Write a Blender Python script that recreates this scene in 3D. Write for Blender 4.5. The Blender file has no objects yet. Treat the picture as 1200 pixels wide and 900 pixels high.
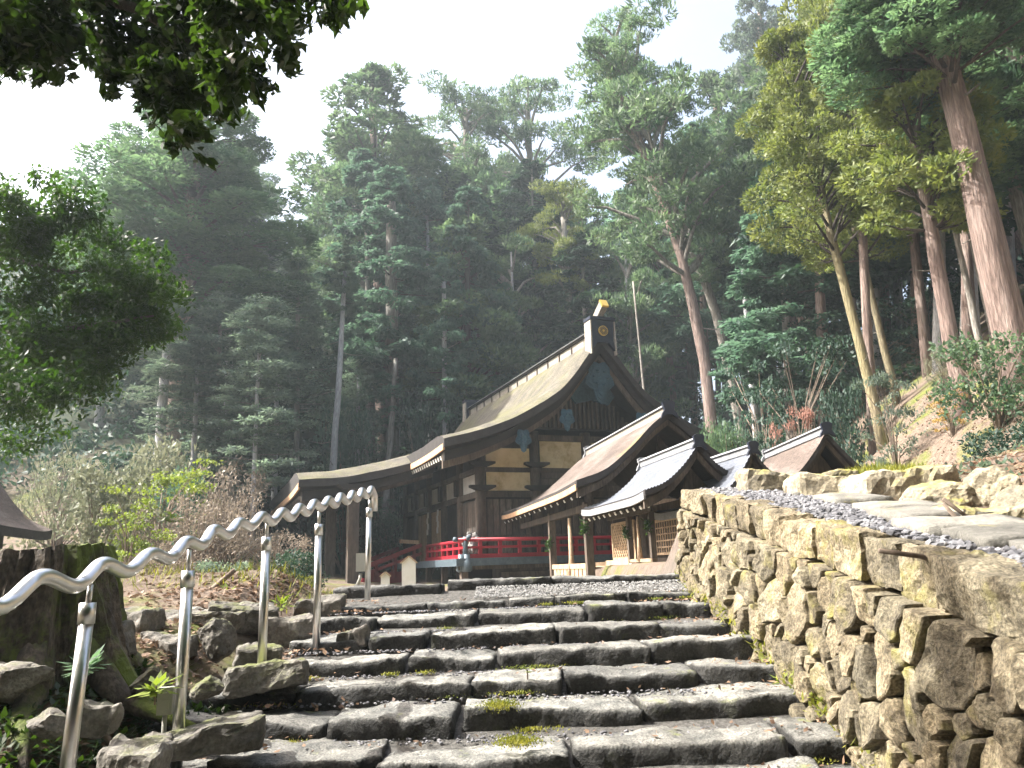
import bpy, math, random
import numpy as np
from mathutils import Vector, Matrix, noise as mnoise

random.seed(7)
rng = np.random.default_rng(7)
sc = bpy.context.scene
COL = sc.collection
PI = math.pi

# ------------------------------------------------------------------ camera
F = 900.0
PITCH, ROLL = math.radians(13.44), math.radians(2.0)
fwd = np.array([0, math.cos(PITCH), math.sin(PITCH)])
_r0 = np.array([1.0, 0, 0]); _u0 = np.array([0, -math.sin(PITCH), math.cos(PITCH)])
rgt = math.cos(ROLL) * _r0 - math.sin(ROLL) * _u0
upv = math.sin(ROLL) * _r0 + math.cos(ROLL) * _u0
cam = bpy.data.cameras.new('camera'); cam_o = bpy.data.objects.new('camera', cam); COL.objects.link(cam_o)
m = Matrix.Identity(4)
for i in range(3):
    m[i][0] = rgt[i]; m[i][1] = upv[i]; m[i][2] = -fwd[i]
cam_o.matrix_world = m
cam.sensor_width = 36; cam.lens = 27.0; cam.clip_start = 0.05; cam.clip_end = 3000
sc.camera = cam_o

# ------------------------------------------------------------------ light
SUN_EL = math.radians(48)
SUN_DIR = Vector((-0.997 * math.cos(SUN_EL), 0.04 * math.cos(SUN_EL), math.sin(SUN_EL))).normalized()   # towards the sun
world = bpy.data.worlds.new('World'); sc.world = world; world.use_nodes = True
wn = world.node_tree.nodes; wl = world.node_tree.links
bg = wn['Background']
sky = wn.new('ShaderNodeTexSky'); sky.sky_type = 'NISHITA'; sky.sun_disc = False
sky.sun_elevation = SUN_EL; sky.sun_rotation = math.atan2(SUN_DIR.x, SUN_DIR.y)
sky.air_density = 0.8; sky.dust_density = 9.0; sky.ozone_density = 1.0
wl.new(sky.outputs[0], bg.inputs[0]); bg.inputs[1].default_value = 0.15
sun = bpy.data.lights.new('sun', 'SUN'); sun.energy = 4.1; sun.angle = math.radians(0.53); sun.color = (1.0, 0.97, 0.91)
sun_o = bpy.data.objects.new('sun', sun); COL.objects.link(sun_o)
sun_o.rotation_euler = SUN_DIR.to_track_quat('Z', 'Y').to_euler(); sun_o.location = (-30, 12, 50)
sc.view_settings.view_transform = 'Standard'; sc.view_settings.look = 'None'
sc.view_settings.gamma = 1.0; sc.view_settings.exposure = 1.9
sc.cycles.max_bounces = 6; sc.cycles.diffuse_bounces = 3; sc.cycles.glossy_bounces = 3
sc.cycles.transmission_bounces = 3; sc.cycles.volume_bounces = 0; sc.cycles.use_denoising = True
sc.cycles.sample_clamp_indirect = 6.0


def D(px, py): return rgt * (px - 600) / F + upv * (450 - py) / F + fwd
def P(px, py, d):                                    # point at forward distance d on a sight line
    v = D(px, py); return v / v[1] * d


# ------------------------------------------------------------------ materials
def nodes_of(name):
    mt = bpy.data.materials.new(name); mt.use_nodes = True
    nt = mt.node_tree; nt.nodes.clear()
    return mt, nt, nt.nodes, nt.links


def mk(name, cols, scale=6, rough=0.85, bump=0.3, bscale=25, moss=None, moss_scale=2.5, moss_lo=0.5, moss_hi=0.62, metal=0.0,
       stretch=(1, 1, 1), rnd=0.25, spec=0.4, up_moss=0.0, fine=None, wave=None, alt=None, painted_shade=0):
    mt, nt, N, L = nodes_of(name)
    out = N.new('ShaderNodeOutputMaterial'); b = N.new('ShaderNodeBsdfPrincipled'); L.new(b.outputs[0], out.inputs[0])
    tc = N.new('ShaderNodeTexCoord'); oi = N.new('ShaderNodeObjectInfo')
    mp = N.new('ShaderNodeMapping'); mp.inputs['Scale'].default_value = stretch
    sc_ = N.new('ShaderNodeVectorMath'); sc_.operation = 'SCALE'; sc_.inputs[0].default_value = (37, 23, 51)
    L.new(oi.outputs['Random'], sc_.inputs['Scale']); L.new(sc_.outputs[0], mp.inputs['Location'])
    L.new(tc.outputs['Object'], mp.inputs['Vector'])
    n1 = N.new('ShaderNodeTexNoise'); n1.inputs['Scale'].default_value = scale; n1.inputs['Detail'].default_value = 6; n1.inputs['Roughness'].default_value = 0.65
    L.new(mp.outputs[0], n1.inputs['Vector'])
    cr = N.new('ShaderNodeValToRGB')
    cr.color_ramp.elements[0].position = 0.3; cr.color_ramp.elements[1].position = 0.7
    cr.color_ramp.elements[0].color = (*cols[0], 1); cr.color_ramp.elements[1].color = (*cols[-1], 1)
    for k, c in enumerate(cols[1:-1]):
        e = cr.color_ramp.elements.new(0.3 + 0.4 * (k + 1) / (len(cols) - 1)); e.color = (*c, 1)
    L.new(n1.outputs[0], cr.inputs[0])
    cur = cr.outputs[0]
    if alt:
        wn_ = N.new('ShaderNodeTexWhiteNoise'); wn_.noise_dimensions = '1D'; L.new(oi.outputs['Random'], wn_.inputs['W'])
        mxa = N.new('ShaderNodeMix'); mxa.data_type = 'RGBA'; mxa.blend_type = 'MULTIPLY'; L.new(wn_.outputs['Value'], mxa.inputs[0]); L.new(cur, mxa.inputs[6]); mxa.inputs[7].default_value = (*alt, 1); cur = mxa.outputs[2]
    if fine:
        n3 = N.new('ShaderNodeTexNoise'); n3.inputs['Scale'].default_value = fine[0]; n3.inputs['Detail'].default_value = 3
        L.new(mp.outputs[0], n3.inputs['Vector'])
        mr = N.new('ShaderNodeMapRange'); mr.inputs[1].default_value = 0.3; mr.inputs[2].default_value = 0.7
        mr.inputs[3].default_value = 1 - fine[1]; mr.inputs[4].default_value = 1 + fine[1]; L.new(n3.outputs[0], mr.inputs[0])
        vm = N.new('ShaderNodeVectorMath'); vm.operation = 'SCALE'; L.new(cur, vm.inputs[0]); L.new(mr.outputs[0], vm.inputs['Scale'])
        cur = vm.outputs[0]
    if rnd:
        mr = N.new('ShaderNodeMapRange'); mr.inputs[3].default_value = 1 - rnd; mr.inputs[4].default_value = 1 + rnd
        L.new(oi.outputs['Random'], mr.inputs[0])
        vm = N.new('ShaderNodeVectorMath'); vm.operation = 'SCALE'; L.new(cur, vm.inputs[0]); L.new(mr.outputs[0], vm.inputs['Scale'])
        cur = vm.outputs[0]
    if moss:
        n2 = N.new('ShaderNodeTexNoise'); n2.inputs['Scale'].default_value = moss_scale; n2.inputs['Detail'].default_value = 7; n2.inputs['Roughness'].default_value = 0.7
        L.new(mp.outputs[0], n2.inputs['Vector'])
        fac = n2.outputs[0]
        if up_moss:
            ge = N.new('ShaderNodeNewGeometry'); sx = N.new('ShaderNodeSeparateXYZ'); L.new(ge.outputs['Normal'], sx.inputs[0])
            ma = N.new('ShaderNodeMath'); ma.operation = 'MULTIPLY_ADD'; ma.inputs[1].default_value = up_moss
            L.new(sx.outputs[2], ma.inputs[0]); L.new(n2.outputs[0], ma.inputs[2]); fac = ma.outputs[0]
        mr2 = N.new('ShaderNodeMapRange'); mr2.inputs[1].default_value = moss_lo; mr2.inputs[2].default_value = moss_hi; L.new(fac, mr2.inputs[0])
        mx = N.new('ShaderNodeMix'); mx.data_type = 'RGBA'
        L.new(mr2.outputs[0], mx.inputs[0]); L.new(cur, mx.inputs[6]); mx.inputs[7].default_value = (*moss, 1)
        cur = mx.outputs[2]
    if painted_shade:                                     # light and shade painted in: upper faces lightened, sides darkened
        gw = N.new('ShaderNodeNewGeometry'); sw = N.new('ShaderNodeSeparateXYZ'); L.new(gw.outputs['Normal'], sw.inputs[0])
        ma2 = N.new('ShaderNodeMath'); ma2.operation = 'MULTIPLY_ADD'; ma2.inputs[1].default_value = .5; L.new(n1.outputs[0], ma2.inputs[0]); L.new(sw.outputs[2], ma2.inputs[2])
        mw = N.new('ShaderNodeMapRange'); mw.inputs[1].default_value = .75; mw.inputs[2].default_value = 1.15; mw.inputs[3].default_value = 1 - painted_shade * .35; mw.inputs[4].default_value = 1 + painted_shade; L.new(ma2.outputs[0], mw.inputs[0])
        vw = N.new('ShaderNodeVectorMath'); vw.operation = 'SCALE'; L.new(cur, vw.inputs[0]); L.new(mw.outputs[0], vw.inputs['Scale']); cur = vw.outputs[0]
    L.new(cur, b.inputs['Base Color'])
    b.inputs['Roughness'].default_value = rough; b.inputs['Metallic'].default_value = metal
    b.inputs['Specular IOR Level'].default_value = spec
    if bump:
        nb = N.new('ShaderNodeTexNoise'); nb.inputs['Scale'].default_value = bscale; nb.inputs['Detail'].default_value = 8; nb.inputs['Roughness'].default_value = 0.65
        L.new(mp.outputs[0], nb.inputs['Vector'])
        h = nb.outputs[0]
        if wave:
            wv = N.new('ShaderNodeTexWave'); wv.bands_direction = wave[1]; wv.inputs['Scale'].default_value = wave[0]; wv.inputs['Distortion'].default_value = 1.5
            L.new(tc.outputs['Object'], wv.inputs['Vector'])
            ad = N.new('ShaderNodeMath'); ad.operation = 'ADD'; L.new(h, ad.inputs[0]); L.new(wv.outputs['Fac'], ad.inputs[1]); h = ad.outputs[0]
        bp = N.new('ShaderNodeBump'); bp.inputs['Strength'].default_value = bump; bp.inputs['Distance'].default_value = 0.12 if 'bark' in name and 'roof' not in name and 'edge' not in name else 0.03
        L.new(h, bp.inputs['Height']); L.new(bp.outputs[0], b.inputs['Normal'])
    return mt


def leafmat(name, c1, c2, trans=0.35, tcol=None, rnd=0.3, scale=1.2, rough=0.55, spec=0.3):
    mt, nt, N, L = nodes_of(name)
    out = N.new('ShaderNodeOutputMaterial'); b = N.new('ShaderNodeBsdfPrincipled'); t = N.new('ShaderNodeBsdfTranslucent')
    ms = N.new('ShaderNodeMixShader'); ms.inputs[0].default_value = trans
    L.new(b.outputs[0], ms.inputs[1]); L.new(t.outputs[0], ms.inputs[2]); L.new(ms.outputs[0], out.inputs[0])
    tc = N.new('ShaderNodeTexCoord'); oi = N.new('ShaderNodeObjectInfo')
    n = N.new('ShaderNodeTexNoise'); n.inputs['Scale'].default_value = scale; n.inputs['Detail'].default_value = 4
    L.new(tc.outputs['Object'], n.inputs['Vector'])
    cr = N.new('ShaderNodeValToRGB'); cr.color_ramp.elements[0].position = 0.36; cr.color_ramp.elements[1].position = 0.66
    cr.color_ramp.elements[0].color = (*c1, 1); cr.color_ramp.elements[1].color = (*c2, 1)
    L.new(n.outputs[0], cr.inputs[0])
    mr = N.new('ShaderNodeMapRange'); mr.inputs[3].default_value = 1 - rnd; mr.inputs[4].default_value = 1 + rnd
    L.new(oi.outputs['Random'], mr.inputs[0])
    vm = N.new('ShaderNodeVectorMath'); vm.operation = 'SCALE'; L.new(cr.outputs[0], vm.inputs[0]); L.new(mr.outputs[0], vm.inputs['Scale'])
    L.new(vm.outputs[0], b.inputs['Base Color'])
    if tcol:
        mx = N.new('ShaderNodeVectorMath'); mx.operation = 'MULTIPLY'; mx.inputs[1].default_value = tcol
        L.new(vm.outputs[0], mx.inputs[0]); L.new(mx.outputs[0], t.inputs['Color'])
    else:
        L.new(vm.outputs[0], t.inputs['Color'])
    b.inputs['Roughness'].default_value = rough; b.inputs['Specular IOR Level'].default_value = spec
    return mt


M = {}
M['step'] = mk('step_stone', [(.026, .027, .025), (.062, .061, .055), (.118, .115, .103)], 5, .62, 1.0, 22, moss=(.09, .10, .025), moss_scale=2.2, moss_lo=.6, moss_hi=.72, fine=(70, .5), spec=.35, alt=(.7, .72, .75), painted_shade=1.7)
M['wall'] = mk('wall_stone', [(.07, .056, .036), (.18, .146, .092), (.29, .24, .152)], 4.2, .9, 1.0, 20, moss=(.21, .19, .05), moss_scale=2.0, moss_lo=.54, moss_hi=.70, fine=(60, .55), rnd=.3, alt=(.78, .84, .92))
M['slab'] = mk('slab_stone', [(.10, .097, .085), (.21, .20, .175)], 5, .85, .7, 24, moss=(.3, .27, .08), moss_scale=3, moss_lo=.58, moss_hi=.7, fine=(50, .2))
M['boulder'] = mk('boulder', [(.12, .11, .09), (.24, .21, .15), (.33, .29, .2)], 3, .9, .9, 10, moss=(.22, .20, .04), moss_scale=2.2, moss_lo=.62, moss_hi=.8, up_moss=.2, fine=(40, .35), rnd=.3)
M['rock'] = mk('rock', [(.05, .048, .042), (.11, .10, .085), (.2, .19, .165)], 4, .75, .9, 12, moss=(.10, .115, .02), moss_scale=2.4, moss_lo=.62, moss_hi=.8, up_moss=.18, fine=(50, .3), rnd=.3)
M['gravel'] = mk('gravel', [(.05, .05, .055), (.12, .12, .13), (.3, .3, .31)], 9, .7, .2, 30, rnd=.1)
M['palegravel'] = mk('pale_gravel', [(.10, .10, .098), (.2, .2, .195), (.36, .36, .35)], 12, .8, .2, 30, rnd=.1)
M['soil'] = mk('wall_core', [(.035, .03, .024), (.07, .06, .045)], 6, .95, .5, 20)
M['bark_roof'] = mk('bark_roof', [(.05, .046, .038), (.092, .083, .066), (.15, .132, .10)], 2.2, .95, .9, 30, moss=(.115, .112, .045), moss_scale=.7, moss_lo=.45, moss_hi=.7, fine=(30, .5), rnd=.05)
M['bark_roof2'] = mk('brown_bark_roof', [(.052, .038, .031), (.096, .073, .061), (.155, .13, .116)], 1.6, .8, .8, 26, moss=(.22, .17, .06), moss_scale=1.1, moss_lo=.6, moss_hi=.72, fine=(30, .3), rnd=.1, stretch=(1, .35, 1))
M['bark_edge'] = mk('bark_edge', [(.02, .018, .018), (.045, .04, .038)], 4, .85, .5, 30, rnd=.05)
M['metal_roof'] = mk('blue_metal_roof', [(.13, .145, .175), (.20, .215, .25)], 3, .42, .12, 12, metal=.35, fine=(25, .15), rnd=.06)
M['wood'] = mk('dark_wood', [(.035, .027, .022), (.075, .058, .045), (.12, .095, .072)], 3, .8, .5, 22, stretch=(1, 1, .2), fine=(30, .3), rnd=.25)
M['dwood'] = mk('black_wood', [(.014, .012, .011), (.035, .029, .026)], 3, .8, .4, 20, rnd=.2)
M['tan'] = mk('tan_wood', [(.3, .205, .125), (.44, .33, .22)], 4, .75, .4, 24, stretch=(1, 1, .3), fine=(30, .25), rnd=.15)
M['eave'] = mk('eave_wood', [(.42, .25, .14), (.55, .36, .22)], 4, .7, .3, 24, fine=(30, .2), rnd=.1)
M['plaster'] = mk('aged_plaster', [(.42, .33, .19), (.6, .5, .32), (.68, .59, .42)], 1.8, .95, .25, 20, moss=(.26, .17, .07), moss_scale=1.2, moss_lo=.56, moss_hi=.75, rnd=.05)
M['gplaster'] = mk('grey_plaster', [(.45, .43, .41), (.6, .58, .55)], 2.5, .95, .2, 20)
M['red'] = mk('red_lacquer', [(.22, .010, .018), (.32, .016, .03)], 5, .45, .1, 20, rnd=.08)
M['dred'] = mk('dark_red_lacquer', [(.10, .012, .014), (.17, .02, .02)], 5, .5, .1, 20)
M['blue'] = mk('patina_blue', [(.02, .05, .075), (.05, .11, .15)], 14, .6, .5, 30, rnd=.1)
M['cap'] = mk('blue_grey_metal', [(.06, .085, .105), (.11, .145, .17)], 8, .5, .2, 30)
M['navy'] = mk('navy_lacquer', [(.012, .016, .03), (.03, .036, .055)], 6, .45, .2, 20, rnd=.05)
M['ridgew'] = mk('weathered_ridge', [(.2, .18, .15), (.33, .30, .26)], 4, .7, .3, 22, fine=(30, .25), rnd=.08)
M['gridge'] = mk('grey_ridge', [(.16, .165, .175), (.28, .29, .3)], 4, .55, .25, 22, fine=(30, .2), rnd=.08)
M['gold'] = mk('gold_leaf', [(.75, .48, .10), (.85, .6, .16)], 6, .35, .1, 20, metal=.7, rnd=0)
M['white'] = mk('white_paint', [(.72, .7, .64), (.8, .79, .75)], 5, .6, .1, 20, rnd=.05)
M['steel'] = mk('stainless_steel', [(.62, .61, .6), (.72, .71, .7)], 9, .28, .10, 18, metal=1.0, rnd=.04)
M['bark_r'] = mk('reddish_bark', [(.11, .075, .062), (.24, .175, .15), (.38, .31, .275)], 3, .95, 1.0, 14, stretch=(1.6, 1.6, .14), fine=(16, .35), rnd=.15)
M['bark_g'] = mk('grey_bark', [(.12, .105, .09), (.22, .2, .175), (.32, .3, .27)], 3, .95, .9, 14, stretch=(1.4, 1.4, .2), fine=(16, .35), rnd=.2)
M['bark_y'] = mk('lichen_bark', [(.16, .13, .08), (.30, .26, .17)], 3, .95, .9, 14, moss=(.25, .215, .10), moss_scale=.5, moss_lo=.48, moss_hi=.68, stretch=(1.4, 1.4, .25), fine=(16, .35), rnd=.1)
M['bark_p'] = mk('pale_bark', [(.3, .3, .31), (.45, .44, .44)], 3, .9, .6, 14, stretch=(1.4, 1.4, .25), fine=(16, .3), rnd=.1)
M['bark_d'] = mk('dark_bark', [(.05, .04, .035), (.1, .08, .07)], 3, .95, .9, 14, stretch=(1.4, 1.4, .2), rnd=.25)
M['stump'] = mk('stump_wood', [(.02, .016, .012), (.05, .04, .03), (.11, .09, .07)], 5, .9, 1.0, 12, moss=(.08, .11, .014), moss_scale=2.2, moss_lo=.48, moss_hi=.62, up_moss=.10, stretch=(1, 1, .6), fine=(40, .4))
M['greybox'] = mk('grey_plastic', [(.24, .24, .215), (.3, .3, .27)], 5, .5, .05, 20, rnd=0)
M['statue'] = mk('painted_statue', [(.05, .05, .05), (.2, .195, .18), (.36, .35, .33)], 22, .7, .5, 30, rnd=0)
M['rope'] = mk('straw_rope', [(.3, .21, .13), (.45, .34, .24)], 20, .9, .6, 60, rnd=.1)
M['litter'] = leafmat('fallen_leaf', (.10, .06, .04), (.30, .20, .13), .2, None, .2, 9)
M['f_sugi'] = leafmat('cedar_foliage', (0.058, 0.114, 0.068), (0.143, 0.217, 0.118), .5, (1.2, 1.3, 1.0))
M['f_blue'] = leafmat('blue_green_foliage', (0.055, 0.106, 0.082), (0.106, 0.174, 0.134), .5, (1.2, 1.3, 1.0))
M['f_pine'] = leafmat('pine_foliage', (0.067, 0.118, 0.072), (0.150, 0.210, 0.113), .5, (1.2, 1.3, 1.0))
M['f_yel'] = leafmat('yellow_green_foliage', (.12, .165, .055), (.23, .26, .10), .42, (1.2, 1.2, .6), .2)
M['f_grey'] = leafmat('grey_green_foliage', (0.086, 0.122, 0.103), (0.166, 0.209, 0.166), .5, (1.2, 1.3, 1.0))
M['f_dark'] = leafmat('dark_foliage', (.020, .045, .034), (.048, .09, .062), .25, (1, 1.2, .7))
M['f_broad'] = leafmat('broad_leaf', (.012, .026, .010), (.03, .055, .014), .3, (2.6, 2.8, .7), .15, 1.0, .35, .4)
M['f_maple'] = leafmat('maple_leaf', (.010, .024, .006), (.028, .055, .010), .3, (3.0, 3.6, .5), .1, .7)
M['f_lime'] = leafmat('lime_shrub', (.12, .17, .035), (.24, .28, .06), .4, (1.2, 1.3, .6), .15)
M['f_pale'] = leafmat('pale_shrub', (.13, .15, .09), (.26, .27, .17), .3, None, .15)
M['f_brown'] = leafmat('brown_shrub', (.16, .13, .10), (.32, .27, .21), .3, None, .2)
M['f_red'] = leafmat('red_shrub', (.26, .12, .09), (.40, .22, .17), .3, None, .1)
M['f_moss'] = leafmat('grass_blade', (.12, .15, .03), (.28, .27, .06), .4, (1.2, 1.2, .5), .1, 3)
M['f_rust'] = leafmat('yellow_shrub', (.25, .16, .04), (.4, .27, .06), .3, None, .1)
M['twig'] = mk('twig', [(.12, .09, .065), (.24, .19, .15)], 8, .9, .3, 30)


def ground_mat(name='forest_ground'):
    mt, nt, N, L = nodes_of(name)
    out = N.new('ShaderNodeOutputMaterial'); b = N.new('ShaderNodeBsdfPrincipled'); L.new(b.outputs[0], out.inputs[0])
    tc = N.new('ShaderNodeTexCoord')
    def nz(s, d=6):
        n = N.new('ShaderNodeTexNoise'); n.inputs['Scale'].default_value = s; n.inputs['Detail'].default_value = d; n.inputs['Roughness'].default_value = .7
        L.new(tc.outputs['Object'], n.inputs['Vector']); return n.outputs[0]
    def ramp(f, p0, c0, p1, c1):
        r = N.new('ShaderNodeValToRGB'); r.color_ramp.elements[0].position = p0; r.color_ramp.elements[1].position = p1
        r.color_ramp.elements[0].color = (*c0, 1); r.color_ramp.elements[1].color = (*c1, 1); L.new(f, r.inputs[0]); return r.outputs[0]
    litter = ramp(nz(7), .3, (.085, .06, .047), .72, (.22, .175, .135))
    green = ramp(nz(9), .3, (.06, .075, .018), .7, (.17, .18, .05))
    msk = N.new('ShaderNodeMapRange'); msk.inputs[1].default_value = .5; msk.inputs[2].default_value = .62; L.new(nz(.55, 5), msk.inputs[0])
    mx = N.new('ShaderNodeMix'); mx.data_type = 'RGBA'; L.new(msk.outputs[0], mx.inputs[0]); L.new(litter, mx.inputs[6]); L.new(green, mx.inputs[7])
    sx = N.new('ShaderNodeSeparateXYZ'); L.new(tc.outputs['Object'], sx.inputs[0])
    ab = N.new('ShaderNodeMath'); ab.operation = 'ABSOLUTE'; L.new(sx.outputs[0], ab.inputs[0])
    g1 = N.new('ShaderNodeMapRange'); g1.inputs[1].default_value = 2.5; g1.inputs[2].default_value = 1.9; L.new(ab.outputs[0], g1.inputs[0])
    g2 = N.new('ShaderNodeMapRange'); g2.inputs[1].default_value = 17; g2.inputs[2].default_value = 13; L.new(sx.outputs[1], g2.inputs[0])
    g3 = N.new('ShaderNodeMath'); g3.operation = 'MULTIPLY'; L.new(g1.outputs[0], g3.inputs[0]); L.new(g2.outputs[0], g3.inputs[1])
    mg = N.new('ShaderNodeMix'); mg.data_type = 'RGBA'; L.new(g3.outputs[0], mg.inputs[0]); L.new(mx.outputs[2], mg.inputs[6]); L.new(ramp(nz(30), .3, (.05, .048, .044), .7, (.16, .155, .145)), mg.inputs[7]); mx = mg
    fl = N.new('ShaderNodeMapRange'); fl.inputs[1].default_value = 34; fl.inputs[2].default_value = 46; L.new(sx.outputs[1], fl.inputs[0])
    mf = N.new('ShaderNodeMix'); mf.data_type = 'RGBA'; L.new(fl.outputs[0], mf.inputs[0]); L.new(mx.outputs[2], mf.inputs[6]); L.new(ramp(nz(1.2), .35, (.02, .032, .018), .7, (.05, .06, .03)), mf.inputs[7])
    L.new(mf.outputs[2], b.inputs['Base Color']); b.inputs['Roughness'].default_value = .95; b.inputs['Specular IOR Level'].default_value = .2
    bp = N.new('ShaderNodeBump'); bp.inputs['Strength'].default_value = .9; bp.inputs['Distance'].default_value = .06
    L.new(nz(14, 9), bp.inputs['Height']); L.new(bp.outputs[0], b.inputs['Normal'])
    return mt
M['ground'] = ground_mat()


# ------------------------------------------------------------------ object helpers
def tag(o, label=None, cat=None, group=None, kind=None):
    if label: o['label'] = label
    if cat: o['category'] = cat
    if group: o['group'] = group
    if kind: o['kind'] = kind
    return o


def empty(name, loc, rz=0.0, scale=1.0, label=None, cat=None, group=None, kind=None):
    o = bpy.data.objects.new(name, None); COL.objects.link(o)
    o.location = tuple(loc); o.rotation_euler = (0, 0, rz); o.scale = (scale,) * 3
    o.empty_display_size = .2
    return tag(o, label, cat, group, kind)


def link(name, me, parent=None, loc=(0, 0, 0)):
    o = bpy.data.objects.new(name, me); COL.objects.link(o); o.location = tuple(loc)
    if parent: o.parent = parent
    return o


class MB:
    def __init__(s): s.v = []; s.f = []; s.mi = []
    def add(s, vs, fs, mi=0):
        n = len(s.v); s.v.extend([tuple(map(float, q)) for q in vs]); s.f.extend([tuple(i + n for i in f) for f in fs]); s.mi.extend([mi] * len(fs)); return s
    def box(s, lo, hi, mi=0):
        x0, y0, z0 = lo; x1, y1, z1 = hi
        return s.add([(x0, y0, z0), (x1, y0, z0), (x1, y1, z0), (x0, y1, z0), (x0, y0, z1), (x1, y0, z1), (x1, y1, z1), (x0, y1, z1)],
                     [(0, 3, 2, 1), (4, 5, 6, 7), (0, 1, 5, 4), (1, 2, 6, 5), (2, 3, 7, 6), (3, 0, 4, 7)], mi)
    def cbox(s, c, sz, mi=0):
        return s.box([c[i] - sz[i] / 2 for i in range(3)], [c[i] + sz[i] / 2 for i in range(3)], mi)
    def bar(s, p, q, w, h, up=(0, 0, 1), mi=0):
        p = Vector(p); q = Vector(q); d = (q - p).normalized(); u = Vector(up)
        a = d.cross(u); a = (a if a.length > 1e-4 else d.cross(Vector((1, 0, 0)))).normalized(); b = a.cross(d).normalized()
        vs = []
        for e in (p, q):
            for sa, sb in ((-1, -1), (1, -1), (1, 1), (-1, 1)): vs.append(e + a * sa * w / 2 + b * sb * h / 2)
        return s.add(vs, [(0, 1, 2, 3), (7, 6, 5, 4), (0, 4, 5, 1), (1, 5, 6, 2), (2, 6, 7, 3), (3, 7, 4, 0)], mi)
    def tube(s, path, rad, n=8, mi=0, cap=True, jit=0.0):
        path = [Vector(p) for p in path]; k = len(path)
        if not hasattr(rad, '__len__'): rad = [rad] * k
        base = len(s.v); ref = Vector((0.31, 0.77, 0.55))
        for i, p in enumerate(path):
            d = (path[min(i + 1, k - 1)] - path[max(i - 1, 0)]).normalized()
            a = d.cross(ref)
            if a.length < .05: a = d.cross(Vector((1, 0, 0)))
            a.normalize(); b = d.cross(a)
            for j in range(n):
                t = 2 * PI * j / n; r = rad[i] * (1 + (random.uniform(-jit, jit) if jit else 0))
                s.v.append(tuple(p + a * math.cos(t) * r + b * math.sin(t) * r))
        for i in range(k - 1):
            for j in range(n):
                s.f.append((base + i * n + j, base + i * n + (j + 1) % n, base + (i + 1) * n + (j + 1) % n, base + (i + 1) * n + j)); s.mi.append(mi)
        if cap:
            s.f.append(tuple(base + j for j in reversed(range(n)))); s.mi.append(mi)
            s.f.append(tuple(base + (k - 1) * n + j for j in range(n))); s.mi.append(mi)
        return s
    def lathe(s, c, prof, n=14, mi=0):
        base = len(s.v)
        for r, z in prof:
            for j in range(n):
                t = 2 * PI * j / n; s.v.append((c[0] + r * math.cos(t), c[1] + r * math.sin(t), c[2] + z))
        for i in range(len(prof) - 1):
            for j in range(n):
                s.f.append((base + i * n + j, base + i * n + (j + 1) % n, base + (i + 1) * n + (j + 1) % n, base + (i + 1) * n + j)); s.mi.append(mi)
        s.f.append(tuple(base + j for j in reversed(range(n)))); s.mi.append(mi)
        s.f.append(tuple(base + (len(prof) - 1) * n + j for j in range(n))); s.mi.append(mi)
        return s
    def prism(s, poly, y0, y1, mi=0):                      # polygon in x,z pushed along y
        n = len(poly)
        return s.add([(x, y0, z) for x, z in poly] + [(x, y1, z) for x, z in poly],
                     [tuple(range(n)), tuple(reversed(range(n, 2 * n)))] + [(i, i + n, (i + 1) % n + n, (i + 1) % n) for i in range(n)], mi)
    def mesh(s, name, mats, smooth=False):
        me = bpy.data.meshes.new(name); me.from_pydata(s.v, [], s.f)
        for mt in (mats if isinstance(mats, (list, tuple)) else [mats]): me.materials.append(mt)
        if any(s.mi): me.polygons.foreach_set('material_index', s.mi)
        if smooth: me.polygons.foreach_set('use_smooth', [True] * len(s.f))
        me.update(); return me
    def build(s, name, mats, parent=None, smooth=False, loc=(0, 0, 0)):
        return link(name, s.mesh(name, mats, smooth), parent, loc)


def quads_mesh(name, V, mat):                              # V: (n,4,3)
    n = len(V); me = bpy.data.meshes.new(name)
    me.vertices.add(4 * n); me.loops.add(4 * n); me.polygons.add(n)
    me.vertices.foreach_set('co', V.reshape(-1).astype(np.float32))
    me.loops.foreach_set('vertex_index', np.arange(4 * n, dtype=np.int32))
    me.polygons.foreach_set('loop_start', np.arange(0, 4 * n, 4, dtype=np.int32))
    me.materials.append(mat); me.update(calc_edges=True); me.validate(); return me


def unit(a): return a / np.maximum(np.linalg.norm(a, axis=-1, keepdims=True), 1e-9)
def rdirs(n): return unit(rng.normal(size=(n, 3)))


def leaf_quads(C, A, B, L, W, curl=.25):
    n = len(C); L = np.broadcast_to(np.asarray(L, float), (n,))[:, None]; W = np.broadcast_to(np.asarray(W, float), (n,))[:, None]
    A = unit(A); B = unit(B - A * np.sum(A * B, 1, keepdims=True)); Nn = np.cross(A, B)
    return np.stack([C - A * L, C + B * W - A * L * .1 + Nn * W * curl, C + A * L, C - B * W - A * L * .1 + Nn * W * curl], 1)


def fbm(x, y, z=0.0, o=4): return mnoise.fractal(Vector((x, y, z)), 1.0, 2.0, o)


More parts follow.
